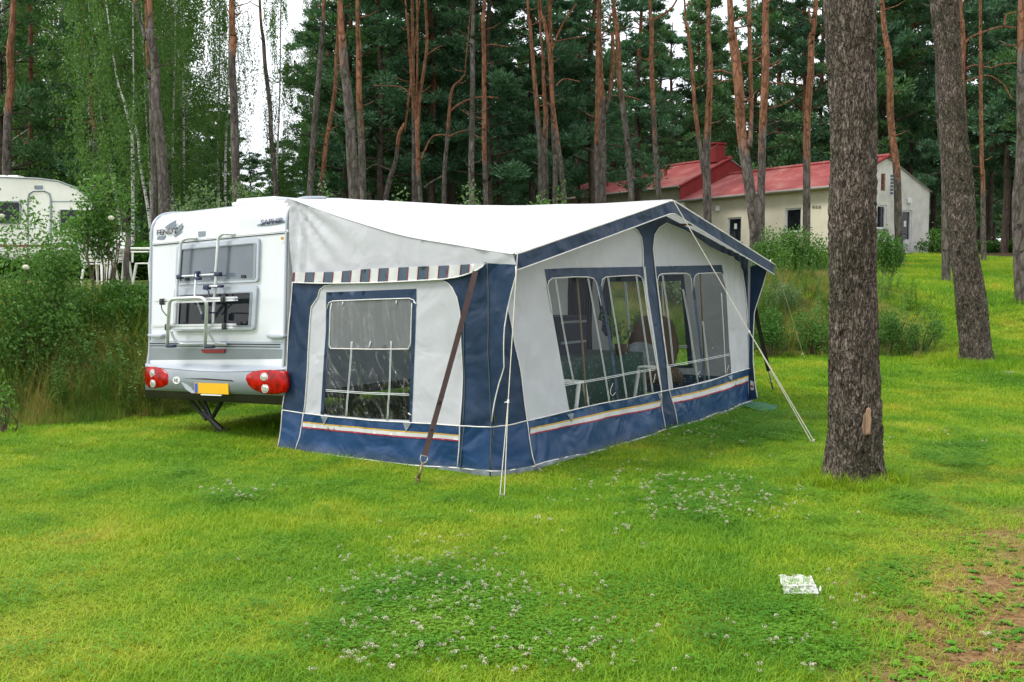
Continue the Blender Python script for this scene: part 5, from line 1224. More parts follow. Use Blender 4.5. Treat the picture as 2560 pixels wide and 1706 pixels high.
# ------------------------------------------------------------------ ground
fx = np.concatenate([np.linspace(-300, -40, 14)[:-1], np.linspace(-40, -9, 32)[:-1], np.linspace(-9, 12, 170)[:-1], np.linspace(12, 40, 40)[:-1], np.linspace(40, 300, 14)])
fy = np.concatenate([np.linspace(-60, 0, 8)[:-1], np.linspace(0, 30, 230)[:-1], np.linspace(30, 60, 60)[:-1], np.linspace(60, 400, 30)])
verts = []; msk = []
for y in fy:
    for x in fx:
        verts.append((x, y, H(x, y)))
        f = pl(x, FOOTX, FOOTY)
        forest = ss((y - 25) / 6) * ss((4.5 - x) / 6 + .5) if x < 9 else 0
        forest = max(forest, ss((y - 50) / 4)); 
        if x > 14: forest = max(forest, ss((y - 38 - (24 - x) * .9) / 4))
        bank = ss((y - f) / .6) * (1 - ss((x - 6.5 - (y - 17) * .1) / 1.5))
        sx = x / max(y, .1)
        bare = ss((sx - (.075 + .043 * y) + .10 * nz(x * 1.5, y * 1.5) + .06 * nz(x * 6, y * 6)) / .15) * (1 - ss((y - 6.6) / 2)) if y > 2 else ss((x - 1.2) / .6)
        msk.append((forest, bank, bare, 1))
nx = len(fx); faces = [(j * nx + i, j * nx + i + 1, (j + 1) * nx + i + 1, (j + 1) * nx + i) for j in range(len(fy) - 1) for i in range(nx - 1)]
me = bpy.data.meshes.new('ground'); me.from_pydata(verts, [], faces)
at = me.color_attributes.new('cover', 'FLOAT_COLOR', 'POINT'); at.data.foreach_set('color', np.array(msk, np.float32).ravel())
m, nt, out = new_mat('ground'); vec = coords(nt)
a = nt.nodes.new('ShaderNodeVertexColor'); a.layer_name = 'cover'; sp = nt.nodes.new('ShaderNodeSeparateColor'); nt.links.new(a.outputs[0], sp.inputs[0])
n1 = noise_tex(nt, vec, .55, 5, .6); n2 = noise_tex(nt, vec, 14, 5, .7)
gr = ramp(nt, n1, [(.34, (.06, .14, .012)), (.50, (.12, .19, .016)), (.66, (.20, .22, .03))]).outputs[0]
gr = mixc(nt, .75, gr, ramp(nt, n2, [(.3, (.55, .55, .5)), (.7, (1.25, 1.25, 1.1))]).outputs[0], 'MULTIPLY')
soil = ramp(nt, n2, [(.3, (.13, .065, .03)), (.5, (.23, .13, .055)), (.62, (.28, .19, .09)), (.75, (.12, .15, .03))]).outputs[0]
bk = ramp(nt, noise_tex(nt, vec, 1.3, 5, .65), [(.35, (.05, .11, .02)), (.55, (.12, .13, .035)), (.7, (.20, .13, .06))]).outputs[0]
fl = ramp(nt, n2, [(.3, (.030, .022, .014)), (.7, (.085, .055, .03))]).outputs[0]
c = mixc(nt, sp.outputs[1], gr, bk); c = mixc(nt, sp.outputs[2], c, soil); c = mixc(nt, sp.outputs[0], c, fl)
bs = N(nt, 'ShaderNodeBsdfPrincipled', Roughness=.95); bs.inputs['Specular IOR Level'].default_value = .1
nt.links.new(c, bs.inputs['Base Color']); nt.links.new(bump(nt, noise_tex(nt, vec, 30, 5), .8, .03), bs.inputs['Normal']); nt.links.new(bs.outputs[0], out.inputs[0])
gnd = link('ground', me, m, None, True); tag(gnd, 'camp ground lawn rising as a bank to a wooded terrace', kind='structure')
# ------------------------------------------------------------------ scatter (one object per ground cover, instancing a few tufts)
def grass_mat(name, a, b_, c_, d_, trans=.3, sc1=.55):
    m, nt, out = new_mat(name); g = nt.nodes.new('ShaderNodeNewGeometry')
    n1 = noise_tex(nt, g.outputs['Position'], sc1, 5, .62); n2 = noise_tex(nt, g.outputs['Position'], 5, 2, .5)
    v = mathn(nt, 'ADD', mathn(nt, 'MULTIPLY', g.outputs['Random Per Island'], .30), mathn(nt, 'ADD', mathn(nt, 'MULTIPLY', mathn(nt, 'SUBTRACT', n1, .5), 2.1), mathn(nt, 'MULTIPLY', n2, .4)))
    v = mathn(nt, 'ADD', v, .12)
    col = ramp(nt, v, [(.05, a), (.38, b_), (.66, c_), (.95, d_)]).outputs[0]
    b = N(nt, 'ShaderNodeBsdfPrincipled', Roughness=.5); b.inputs['Specular IOR Level'].default_value = .25
    nt.links.new(col, b.inputs['Base Color']); t = N(nt, 'ShaderNodeBsdfTranslucent'); nt.links.new(mixc(nt, 1.0, col, (1.1, 1.15, .5), 'MULTIPLY'), t.inputs[0])
    mx = N(nt, 'ShaderNodeMixShader', Fac=trans); nt.links.new(b.outputs[0], mx.inputs[1]); nt.links.new(t.outputs[0], mx.inputs[2]); nt.links.new(mx.outputs[0], out.inputs[0]); return m
M['grass'] = grass_mat('lawn_grass', (.095, .235, .014), (.175, .345, .016), (.31, .42, .022), (.47, .44, .06))
M['clover'] = grass_mat('clover_leaves', (.055, .185, .010), (.085, .25, .012), (.14, .31, .018), (.20, .36, .03), sc1=1.4)
M['tall'] = grass_mat('bank_grass', (.06, .15, .018), (.13, .22, .03), (.34, .30, .08), (.50, .37, .17), sc1=.9)
def tuft(name, n, R_, h0, h1, w, lean, mat, curl=.35):
    """n blades, each a bent three-quad strip"""
    an = RNG.uniform(0, 6.283, n); rr = R_ * np.sqrt(RNG.uniform(0, 1, n)); bx = np.cos(an) * rr; by = np.sin(an) * rr
    h = RNG.uniform(h0, h1, n); la = RNG.uniform(0, 6.283, n); le = np.abs(RNG.normal(0, lean, n)) * h; wx = -np.sin(la + RNG.normal(0, .5, n)); wy = np.cos(la)
    rows = []
    for t, wd in ((0, 1), (.45, .85), (.8, .5), (1, .06)):
        ox = np.cos(la) * le * t ** 1.8; oy = np.sin(la) * le * t ** 1.8; z = h * (t - curl * .4 * t * t * (le / h))
        for s in (-1, 1): rows.append(np.stack([bx + ox + s * wx * w * wd / 2, by + oy + s * wy * w * wd / 2, z], 1))
    V_ = np.stack(rows, 1).reshape(-1, 3); base = np.arange(n)[:, None] * 8
    f = np.concatenate([base + np.array([[k, k + 1, k + 3, k + 2]]) for k in (0, 2, 4)], 1).reshape(-1)
    me = bpy.data.meshes.new(name); me.vertices.add(len(V_)); me.vertices.foreach_set('co', V_.astype(np.float32).ravel()); nf = n * 3
    me.loops.add(nf * 4); me.loops.foreach_set('vertex_index', f.astype(np.int32)); me.polygons.add(nf); me.polygons.foreach_set('loop_start', np.arange(0, nf * 4, 4, dtype=np.int32)); me.update(); me.validate()
    me.materials.append(mat); o = bpy.data.objects.new(name, me); return o
def leafpatch(name, n, R_, size, hmax, mat, stretch=1.0):
    an = RNG.uniform(0, 6.283, n); rr = R_ * np.sqrt(RNG.uniform(0, 1, n)); c = np.stack([np.cos(an) * rr, np.sin(an) * rr, RNG.uniform(.012, hmax, n)], 1)
    V_ = []
    for k in range(3):
        a2 = RNG.uniform(0, 6.28, n) if k == 0 else a2 + 2.094
        d = np.stack([np.cos(a2), np.sin(a2), RNG.uniform(-.1, .4, n)], 1); s = np.stack([-np.sin(a2), np.cos(a2), RNG.uniform(-.2, .2, n)], 1); sz = size * RNG.uniform(.7, 1.3, (n, 1))
        V_.append(np.stack([c, c + d * sz * .6 + s * sz * .45, c + d * sz * stretch, c + d * sz * .6 - s * sz * .45], 1))
    me = quads(name, np.stack(V_, 1).reshape(-1, 3)); me.materials.append(mat); return bpy.data.objects.new(name, me)
def scatter(name, objs, P_, rot, scl, idx, label, parent=None):
    cl = bpy.data.collections.new(name + '_source')
    for o in objs: cl.objects.link(o)
    me = bpy.data.meshes.new(name); me.vertices.add(len(P_)); me.vertices.foreach_set('co', np.asarray(P_, np.float32).ravel())
    for an, ty, d in (('rot', 'FLOAT_VECTOR', rot), ('scl', 'FLOAT_VECTOR', scl), ('idx', 'INT', idx)):
        A = me.attributes.new(an, ty, 'POINT')
        A.data.foreach_set('vector' if ty == 'FLOAT_VECTOR' else 'value', np.asarray(d, np.int32 if ty == 'INT' else np.float32).ravel())
    me.update(); o = bpy.data.objects.new(name, me); COL.objects.link(o)
    ng = bpy.data.node_groups.new(name, 'GeometryNodeTree'); ng.interface.new_socket('Geometry', in_out='INPUT', socket_type='NodeSocketGeometry'); ng.interface.new_socket('Geometry', in_out='OUTPUT', socket_type='NodeSocketGeometry')
    i = ng.nodes.new('NodeGroupInput'); o_ = ng.nodes.new('NodeGroupOutput'); ip = ng.nodes.new('GeometryNodeInstanceOnPoints'); ci = ng.nodes.new('GeometryNodeCollectionInfo')
    ci.inputs['Collection'].default_value = cl; ci.inputs['Separate Children'].default_value = True; ci.inputs['Reset Children'].default_value = True
    def na(n_, dt): a_ = ng.nodes.new('GeometryNodeInputNamedAttribute'); a_.data_type = dt; a_.inputs[0].default_value = n_; return a_.outputs[0]
    ip.inputs['Pick Instance'].default_value = True
    ng.links.new(i.outputs[0], ip.inputs['Points']); ng.links.new(ci.outputs[0], ip.inputs['Instance'])
    e2r = ng.nodes.new('FunctionNodeEulerToRotation'); ng.links.new(na('rot', 'FLOAT_VECTOR'), e2r.inputs[0]); ng.links.new(e2r.outputs[0], ip.inputs['Rotation'])
    ng.links.new(na('idx', 'INT'), ip.inputs['Instance Index']); ng.links.new(na('scl', 'FLOAT_VECTOR'), ip.inputs['Scale']); ng.links.new(ip.outputs[0], o_.inputs[0])
    mo = o.modifiers.new('scatter', 'NODES'); mo.node_group = ng
    tag(o, label, kind='stuff'); return o
def inawn(x, y, m=.0):
    a, b_, _ = loc(Vector((x, y, 0)))
    return -2.75 < a < .10 + pl(b_, [0, .43, 6.1], [0, .17, -.05]) and -.13 < b_ < 6.0
def tilt(x, y):
    e = .15; gx = (H(x + e, y) - H(x - e, y)) / (2 * e); gy = (H(x, y + e) - H(x, y - e)) / (2 * e); return gx, gy
def isbare(x, y):
    sx = x / max(y, .1); return ss((sx - (.075 + .043 * y) + .10 * nz(x * 1.5, y * 1.5) + .06 * nz(x * 6, y * 6)) / .15) * (1 - ss((y - 6.6) / 2))
CL = [(1100, 1480, 330, 110), (1300, 1590, 420, 110), (1600, 1500, 320, 90), (1900, 1560, 260, 110), (1750, 1240, 320, 70), (560, 1245, 130, 25), (2080, 1640, 140, 70), (2330, 1260, 150, 50), (950, 1560, 260, 120), (1750, 1090, 190, 50), (1900, 1060, 160, 60), (2400, 1130, 130, 60), (1100, 1242, 60, 14), (2250, 1450, 100, 60)]
def clov(x, y):
    s = 1280 + F * x / y; t = 695 + F * 1.69 / y; v = 0
    for cx_, cy_, rx, ry in CL:
        v = max(v, 1 - math.hypot((s - cx_) / rx, (t - cy_) / ry))
    return v + .35 * nz(x * 2.5, y * 2.5, 8)
TG = [tuft('lawn_tuft', 170, .17, .018, .055, .0042, .8, M['grass']) for _ in range(4)] + [tuft('lawn_tuft', 110, .17, .03, .085, .0042, .9, M['grass']) for _ in range(2)] + [tuft('lawn_tuft', 70, .12, .10, .24, .005, .7, M['grass'])]
pts = []; rot = []; scl = []; idx = []
def add(x, y, s, i, z=-.004, sh=1.0):
    gx, gy = tilt(x, y); pts.append((x, y, H(x, y) + z)); rot.append((math.atan(gy), -math.atan(gx), random.uniform(0, 6.283))); scl.append((s, s, s * sh)); idx.append(i)
y = 3.6
while y < 21:
    st = .105 * (1 if y < 8 else 1 + (y - 8) * .07); x = -.56 * y - .5
    while x < .56 * y + .6:
        X_, Y_ = x + random.uniform(-.5, .5) * st, y + random.uniform(-.5, .5) * st; x += st
        if inawn(X_, Y_): continue
        f = pl(X_, FOOTX, FOOTY)
        if Y_ > f + .5 and X_ < 8: continue
        if random.random() < isbare(X_, Y_) * .80: continue
        if clov(X_, Y_) > .30 and random.random() < .42: continue
        s = 1 if y < 8 else 1 + (y - 8) * .07
        lush = .75 + .55 * nz(X_ * .5, Y_ * .5, 5) + .3 * nz(X_ * 2, Y_ * 2, 6)
        add(X_, Y_, s, random.choice((0, 1, 2, 3)) if random.random() > .12 + lush * .2 else random.choice((4, 5)), sh=max(.4, min(1.2, lush * .8)))
    y += st
y = 21
while y < 47:
    st = .34; x = 5.0 + (y - 21) * .1
    while x < .56 * y + .6:
        X_, Y_ = x + random.uniform(-.5, .5) * st, y + random.uniform(-.5, .5) * st; x += st
        if X_ > 14 and Y_ > 38 + (24 - X_) * .9 + 1: continue
        add(X_, Y_, 2.1, random.randrange(6))
    y += st
# longer grass round trunk A and along canvas edges
for k in range(150):
    an = random.uniform(0, 6.28); r_ = .24 + abs(random.gauss(0, .17)); add(cxA[0] + math.cos(an) * r_, 8.45 + math.sin(an) * r_, .9, 6, sh=random.uniform(.25, .85) * (1.1 if r_ < .36 else .6))
for k in range(60):
    an = random.uniform(0, 6.28); r_ = .3 + abs(random.gauss(0, .25)); add(P(2441, 905, 17).x + math.cos(an) * r_, 17 + math.sin(an) * r_, 1.5, 4 + k % 2, sh=1.5)
scatter('grass', TG, pts, rot, scl, idx, 'short bright green lawn grass with yellowish drifts')
# clover carpet
TC = [leafpatch('clover_patch', 80, .15, .011, .055, M['clover']) for _ in range(4)]
pts = []; rot = []; scl = []; idx = []; y = 3.6
while y < 16:
    st = .10 * (1 + max(0, y - 7) * .05); x = -.56 * y
    while x < .56 * y + .5:
        X_, Y_ = x + random.uniform(-.5, .5) * st, y + random.uniform(-.5, .5) * st; x += st
        if inawn(X_, Y_) or random.random() < isbare(X_, Y_): continue
        v = clov(X_, Y_)
        if random.random() < .05 + ss((v - .1) / .5) * .85: add(X_, Y_, 1 + max(0, y - 7) * .05, random.randrange(4))
    y += st
scatter('clover', TC, pts, rot, scl, idx, 'low carpet of clover leaves in the lawn')
# clover flowers
def flower_src():
    b = MB(); b.tube([(0, 0, 0), (.004, 0, .05), (.006, .002, .085)], .0014, 4, 0)
    for k in range(42):
        u_ = Vector([random.gauss(0, 1) for _ in range(3)]).normalized(); c = Vector((.006, .002, .092)) + u_ * .0095; s_ = u_.orthogonal().normalized() * .003
        b.add([c - s_, c + u_ * .004 - u_.cross(s_).normalized() * .002, c + s_, c + u_ * .006], [(0, 1, 2, 3)], 1 if u_.z > -.3 else 2)
    me = bpy.data.meshes.new('clover_flower'); me.from_pydata(b.v, [], b.f)
    for k in ('clover', 'cloverhead', 'cloverbrown'): me.materials.append(M[k])
    me.polygons.foreach_set('material_index', b.mi); return bpy.data.objects.new('clover_flower', me)
M['cloverhead'] = pbr('clover_head', (.78, .72, .62), (.60, .52, .42), 90, .8); M['cloverbrown'] = pbr('clover_head_old', (.36, .24, .16), None, 90, .8)
TFs = [flower_src() for _ in range(3)]; pts = []; rot = []; scl = []; idx = []
FL = [(1100, 1450, 250, 80, 90), (1250, 1480, 260, 90, 45), (1650, 1215, 190, 30, 85), (1850, 1265, 180, 40, 105), (1650, 1270, 150, 35, 45), (930, 1640, 120, 60, 30), (1350, 1650, 260, 50, 45), (1950, 1600, 140, 80, 22), (570, 1245, 80, 14, 26), (1720, 1110, 120, 35, 40), (1800, 1060, 80, 25, 22), (2330, 1115, 70, 20, 16), (2080, 1480, 80, 50, 12), (1400, 1430, 400, 200, 40), (2450, 1640, 90, 60, 4), (1200, 1560, 300, 110, 40)]
for cx_, cy_, rx, ry, n_ in FL:
    for k in range(int(n_ * .85)):
        g_ = G(cx_ + random.gauss(0, .72) * rx, min(1700, cy_ + random.gauss(0, .72) * ry))
        if inawn(g_.x, g_.y): continue
        m_ = 1 if random.random() > .35 else random.choice((2, 3))
        for j in range(m_):
            X_, Y_ = g_.x + random.gauss(0, .02) * (j > 0), g_.y + random.gauss(0, .02) * (j > 0); pts.append((X_, Y_, H(X_, Y_))); rot.append((random.gauss(0, .18), random.gauss(0, .18), random.uniform(0, 6))); s_ = random.uniform(.55, .9); scl.append((s_ * 1.0, s_ * 1.0, s_ * random.uniform(.6, 1.0))); idx.append(random.randrange(3))
scatter('clover_flowers', TFs, pts, rot, scl, idx, 'small white clover heads sprinkled through the lawn')
# broadleaf weeds (plantain rosettes) on the bare earth
def rosette():
    b = MB()
    for k in range(11):
        a_ = k * 2.4 + random.uniform(-.2, .2); d = Vector((math.cos(a_), math.sin(a_), random.uniform(.1, .5))); s_ = Vector((-math.sin(a_), math.cos(a_), 0)); ln = random.uniform(.035, .07); w_ = ln * .32
        b.add([d * .005, d * ln * .4 + s_ * w_, d * ln * .75 + s_ * w_ * .8 - Z * .002, d * ln - Z * .012, d * ln * .75 - s_ * w_ * .8 - Z * .002, d * ln * .4 - s_ * w_], [(0, 1, 2, 3), (0, 3, 4, 5)])
    me = bpy.data.meshes.new('rosette'); me.from_pydata(b.v, [], b.f); me.materials.append(M['clover']); return bpy.data.objects.new('rosette', me)
pts = []; rot = []; scl = []; idx = []
for k in range(240):
    sx, sy = random.uniform(2150, 2620), random.uniform(1340, 1760); g_ = G(sx, sy)
    if random.random() > .25 + isbare(g_.x, g_.y): continue
    add(g_.x, g_.y, random.uniform(.35, .75), random.randrange(3), .004)
scatter('weeds', [rosette() for _ in range(3)], pts, rot, scl, idx, 'flat broad-leaved weeds growing on the bare brown earth')
lit = MB()
for k in range(3500):
    g_ = G(random.uniform(2130, 2640), random.uniform(1330, 1780))
    if random.random() > isbare(g_.x, g_.y) + .06: continue
    c = Vector((g_.x, g_.y, H(g_.x, g_.y) + random.uniform(.004, .012))); a_ = random.uniform(0, 6.28); d = Vector((math.cos(a_), math.sin(a_), random.uniform(-.2, .2))) * random.uniform(.008, .03); s_ = Vector((-math.sin(a_), math.cos(a_), random.uniform(-.3, .3))) * random.uniform(.001, .007)
    lit.add([c - d, c - s_, c + d, c + s_], [(0, 1, 2, 3)])
tag(lit.build('litter', M['dryleaf'], None), 'dry needles and leaf crumbs on the bare earth', kind='stuff')
# tall bank grass
TT = [tuft('bank_tuft', 60, .16, .22, .55, .007, .5, M['tall'], .5) for _ in range(4)] + [tuft('bank_tuft', 40, .2, .35, .85, .006, .75, M['tall'], .7) for _ in range(3)]
pts = []; rot = []; scl = []; idx = []
for k in range(9500):
    if k % 5 < 3: X_, Y_ = random.uniform(-9.5, -1.5), random.uniform(11.4, 17.5)
    else: X_, Y_ = random.uniform(1.5, 9.2), random.uniform(16.8, 25)
    f = pl(X_, FOOTX, FOOTY); d = Y_ - f
    if X_ < 0 and d < -.1 + .3 * nz(X_ * 2, Y_): continue
    if X_ > 0 and d < .2: continue
    if X_ > 7.2 + (Y_ - 17) * .12 + .6 * nz(X_, Y_): continue
    a_, b_, _ = loc(Vector((X_, Y_, 0)))
    if a_ > -5.0 and -.2 < b_ < 6.6 and a_ < .3: continue
    edge = min(1, .35 + max(0, d) * .9) * (1 - .6 * ss((d - 2.0) / 1.0) if X_ < 0 else 1)
    s_ = random.uniform(.7, 1.2) * edge * (1.0 if X_ < 0 else .6); add(X_, Y_, s_, random.randrange(7) if X_ < 0 else random.randrange(4))
scatter('undergrowth', TT, pts, rot, scl, idx, 'rank green and straw-coloured grass covering the banks')
def stalks(n, h0, h1):
    lv = []; b = MB()
    for k in range(n):
        a_ = random.uniform(0, 6.28); r_ = random.uniform(0, .16); h_ = random.uniform(h0, h1); s0 = Vector((math.cos(a_) * r_, math.sin(a_) * r_, 0)); e_ = s0 + Vector((random.gauss(0, .08), random.gauss(0, .08), h_))
        for j in range(int(h_ * 46)):
            t = random.uniform(.15, 1); c = s0.lerp(e_, t); a2 = random.uniform(0, 6.28); d = Vector((math.cos(a2), math.sin(a2), random.uniform(-.2, .5))).normalized(); ln = .055 * (1.15 - .6 * t) * random.uniform(.7, 1.3); s_ = d.cross(Z).normalized() * ln * .32
            b.add([c, c + d * ln * .5 + s_, c + d * ln, c + d * ln * .5 - s_], [(0, 1, 2, 3)])
        b.tube([s0, e_], [.004, .002], 4)
    me = bpy.data.meshes.new('stalks'); me.from_pydata(b.v, [], b.f); me.materials.append(M['shrubleaf']); return bpy.data.objects.new('stalks', me)
pts = []; rot = []; scl = []; idx = []
for k in range(1500):
    if k % 3 < 2: X_, Y_ = random.uniform(-9.5, -3.5), random.uniform(12.2, 16)
    else: X_, Y_ = random.uniform(3.0, 8.5), random.uniform(17.5, 23)
    d = Y_ - pl(X_, FOOTX, FOOTY)
    if d < .25 or nz(X_ * .9, Y_ * .9, 40) < -.12: continue
    a_, b_, _ = loc(Vector((X_, Y_, 0)))
    if a_ > -5.1 and -.3 < b_ < 6.8 and a_ < .4: continue
    add(X_, Y_, random.uniform(.6, 1.15) * ((1 - .55 * ss((d - 1.2) / .8)) if X_ < 0 else .8), random.randrange(3))
scatter('tall_weeds', [stalks(4, .35, .85) for _ in range(3)], pts, rot, scl, idx, 'leafy green weed stalks standing among the bank grass')
# forest floor scrub
pts = []; rot = []; scl = []; idx = []
for k in range(2600):
    Y_ = random.uniform(24, 60); X_ = random.uniform(-.56, .15 if Y_ < 50 else .56) * Y_
    add(X_, Y_, random.uniform(.8, 1.6), random.randrange(4))
TS = [leafpatch('scrub_patch', 260, .5, .09, .55, M['bramble']) for _ in range(4)]
scatter('forest_scrub', TS, pts, rot, scl, idx, 'low green scrub on the forest floor')
# ------------------------------------------------------------------ shrubs
def shrub(name, label, cat, base, rx, ry, h, n, leaf, mat, stems=9, lobes=9, group=None, flowers=0, wide=.6, dead=0, lo=.35):
    rs = np.random.default_rng(int(abs(base[0] * 977 + base[1] * 131 + n))); z0 = H(base[0], base[1]); o = Vector((base[0], base[1], z0)); r = empty(name, o, label, cat, group)
    b = MB(); C_ = []; tips = []
    for k in range(lobes):
        a_ = rs.uniform(0, 6.283); q = math.sqrt(rs.uniform(0, 1)); c = Vector((math.cos(a_) * rx * q * .75, math.sin(a_) * ry * q * .75, h * rs.uniform(lo, .88) * (1 - .35 * q))); tips.append(c)
    for k in range(stems + dead):
        c = tips[k % lobes] if k < stems else Vector((rs.normal() * rx * .6, rs.normal() * ry * .6, h * rs.uniform(.6, 1.15)))
        f = Vector((c.x * .25, c.y * .25, -.1)); mid = f.lerp(c, .55) + Vector((rs.normal() * .06, rs.normal() * .06, 0)); b.tube(smooth_path([o + f, o + mid, o + c * 1.04], 3), list(np.linspace(.018, .004, 7) * (1 if k < stems else .5)), 5)
    b.build('stems', M['twig'], r)
    per = n // lobes; vs = []
    for c in tips:
        rr = np.array((rx, ry, h)) * rs.uniform(.26, .46) * (1, 1, .75 if lo < .5 else .4); u_ = rs.normal(size=(per, 3)); u_ /= np.linalg.norm(u_, axis=1)[:, None]
        p = np.array(c) + u_ * rr * rs.uniform(.35, 1.1, (per, 1)) ** .6 + rs.normal(size=(per, 3)) * leaf * .8
        p += np.array(o); p[:, 2] = np.maximum(p[:, 2], z0 + .03)
        d = u_ * .6 + rs.normal(size=(per, 3)) * .6 + (0, 0, -.15); d /= np.linalg.norm(d, axis=1)[:, None]
        vs.append(leaf_arrays(p, d, leaf * rs.uniform(.6, 1.5, per), leaf * wide * rs.uniform(.7, 1.2, per)))
    link('leaves', quads('leaves', np.concatenate(vs)), M[mat], r)
    return r, tips, o
def at_px(x, Y): return (P(x, 700, Y).x, Y)
SH = [('bramble_bush', 'dark green bramble mass on the bank beside the touring caravan', 'bush', at_px(310, 14.3), .75, .6, .78, 6000, .050, 'bramble'),
 ('bramble_bush', 'dense low bramble between the pale shrub and the dark bramble mass', 'bush', at_px(200, 14.0), .8, .6, .68, 5000, .048, 'bramble'),
 ('shrub', 'pale green leafy shrub at the left edge of the photo', 'shrub', at_px(20, 13.0), 1.0, .7, 2.45, 7200, .052, 'shrubleaf'),
 ('shrub', 'loose light shrub in front of the old caravan door', 'shrub', at_px(118, 13.7), .75, .6, 2.05, 4200, .050, 'shrubleaf'),
 ('sapling', 'leafy sapling rising in front of the old caravan window', 'sapling', at_px(255, 15.4), .60, .5, 2.15, 3600, .062, 'shrubleaf'),
 ('shrub', 'yellow-green shrub looking over the rear of the caravan roof', 'shrub', at_px(520, 19.0), 1.0, .8, 2.0, 5200, .060, 'paleleaf'),
 ('shrub', 'greyish willow shrub right above the caravan roof hatch', 'shrub', at_px(632, 19.5), .50, .5, 2.35, 2600, .065, 'paleleaf'),
 ('sapling', 'small sapling tip above the awning roof corner', 'sapling', at_px(748, 20), .22, .2, 2.0, 420, .07, 'paleleaf'),
 ('sapling', 'yellowish sapling tip above the roof left of the thick black pine', 'sapling', at_px(812, 20), .30, .3, 1.95, 520, .075, 'paleleaf'),
 ('sapling', 'tiny leafy tip in front of the leaning crooked pine', 'sapling', at_px(998, 20.5), .22, .2, 1.95, 360, .07, 'paleleaf'),
 ('sapling', 'bright leafy tip above the roof middle', 'sapling', at_px(1182, 20.5), .40, .3, 2.05, 800, .075, 'paleleaf'),
 ('sapling', 'taller bright sapling left of the red roofs', 'sapling', at_px(1345, 21), .32, .3, 2.35, 950, .075, 'shrubleaf'),
 ('sapling', 'short bright sapling touching the red roof edge', 'sapling', at_px(1408, 22), .28, .3, 2.1, 600, .075, 'shrubleaf'),
 ('bush', 'large rose bush left of the nearest trunk below the cream wall', 'bush', at_px(2000, 24), .85, .7, 1.45, 6000, .060, 'shrubleaf'),
 ('bush', 'smaller bush between the awning tip and the rose bush', 'bush', at_px(1925, 23), .5, .5, 1.25, 2600, .058, 'shrubleaf'),
 ('bush', 'dark green bush right of the nearest trunk under the gable wall', 'bush', at_px(2215, 25), .55, .5, 1.35, 3600, .060, 'bramble'),
 ('shrub', 'low twiggy shrub at the bank foot beside the awning corner', 'shrub', at_px(1935, 18.0), .55, .4, .85, 3400, .040, 'bramble'),
 ('shrub', 'low shrub at the bank foot touching the nearest trunk on its left', 'shrub', at_px(2040, 18.3), .55, .4, .90, 3400, .040, 'shrubleaf'),
 ('shrub', 'dead-twigged dark shrub right of the nearest trunk', 'shrub', at_px(2225, 18.2), .50, .4, .95, 3200, .038, 'bramble'),
 ('shrub', 'wispy shrub left of the leaning grey pine', 'shrub', at_px(2305, 18.4), .45, .4, .85, 1900, .038, 'shrubleaf'),
 ('shrub', 'grey-green weed clump high on the right bank', 'shrub', at_px(1960, 20.2), .7, .5, .85, 2600, .036, 'paleleaf'),
 ('shrub', 'dark shrub in the shade at the corner of the cream building', 'shrub', at_px(2350, 46), 1.3, 1, 1.3, 3000, .10, 'bramble'),
 ('shrub', 'green scrub on the bank behind the awning window', 'shrub', at_px(1600, 21), 1.2, .8, 1.5, 5500, .06, 'shrubleaf'),
 ('shrub', 'lighter scrub seen through the far awning window', 'shrub', at_px(1720, 20.5), 1.0, .8, 1.4, 4500, .06, 'paleleaf'),
 ('sapling', 'small sapling with yellow-green leaves at the lower left edge', 'sapling', (P(2, 1090, 11.3).x, 11.3), .22, .2, .75, 260, .055, 'shrubleaf')]
for s in SH:
    nm, lab, cat, base, rx, ry, h, n, lf, mt = s
    r, tips, o = shrub(nm, lab, cat, base, rx, ry, h, n, lf, mt, wide=.45 if 'willow' in lab else .62, lobes=10 if n > 2000 else 6, dead=7 if 'twig' in lab else 0, lo=.62 if 'sapling rising' in lab else .35)
    if 'pale green leafy' in lab or 'sapling rising' in lab or 'loose light' in lab:
        for k in range(3 if 'sapling' not in lab else 1):
            c = o + Vector((random.uniform(-.6, .6) * rx, -ry * .7, h * random.uniform(.55, .95))) if 'sapling' not in lab else P(303, 583, 15.1) * 0 + P(278 + 25, 545 + 18, 15.0) * 0 + P(278, 545, 15.0)
            b = MB(); rad = random.uniform(.03, .05)
            for j in range(150):
                u_ = Vector([random.gauss(0, 1) for _ in range(3)]).normalized(); q = c + Vector((u_.x, u_.y, u_.z * .7)) * rad; s_ = u_.orthogonal().normalized() * .008
                b.add([q - s_, q - u_.cross(s_).normalized() * .008, q + s_, q + u_.cross(s_).normalized() * .008], [(0, 1, 2, 3)])
            b.build('blossom', M['flower'], r)
PLANT_INNER.build('foliage', M['bramble'], PLANT_ROOT)
# slim dark trunk between the terrace chairs
measured_pine([(311, 520), (315, 590), (317, 660)], 17.0, 13, 15, 0, 'slim dark trunk between the white terrace chairs', (), crown=False)
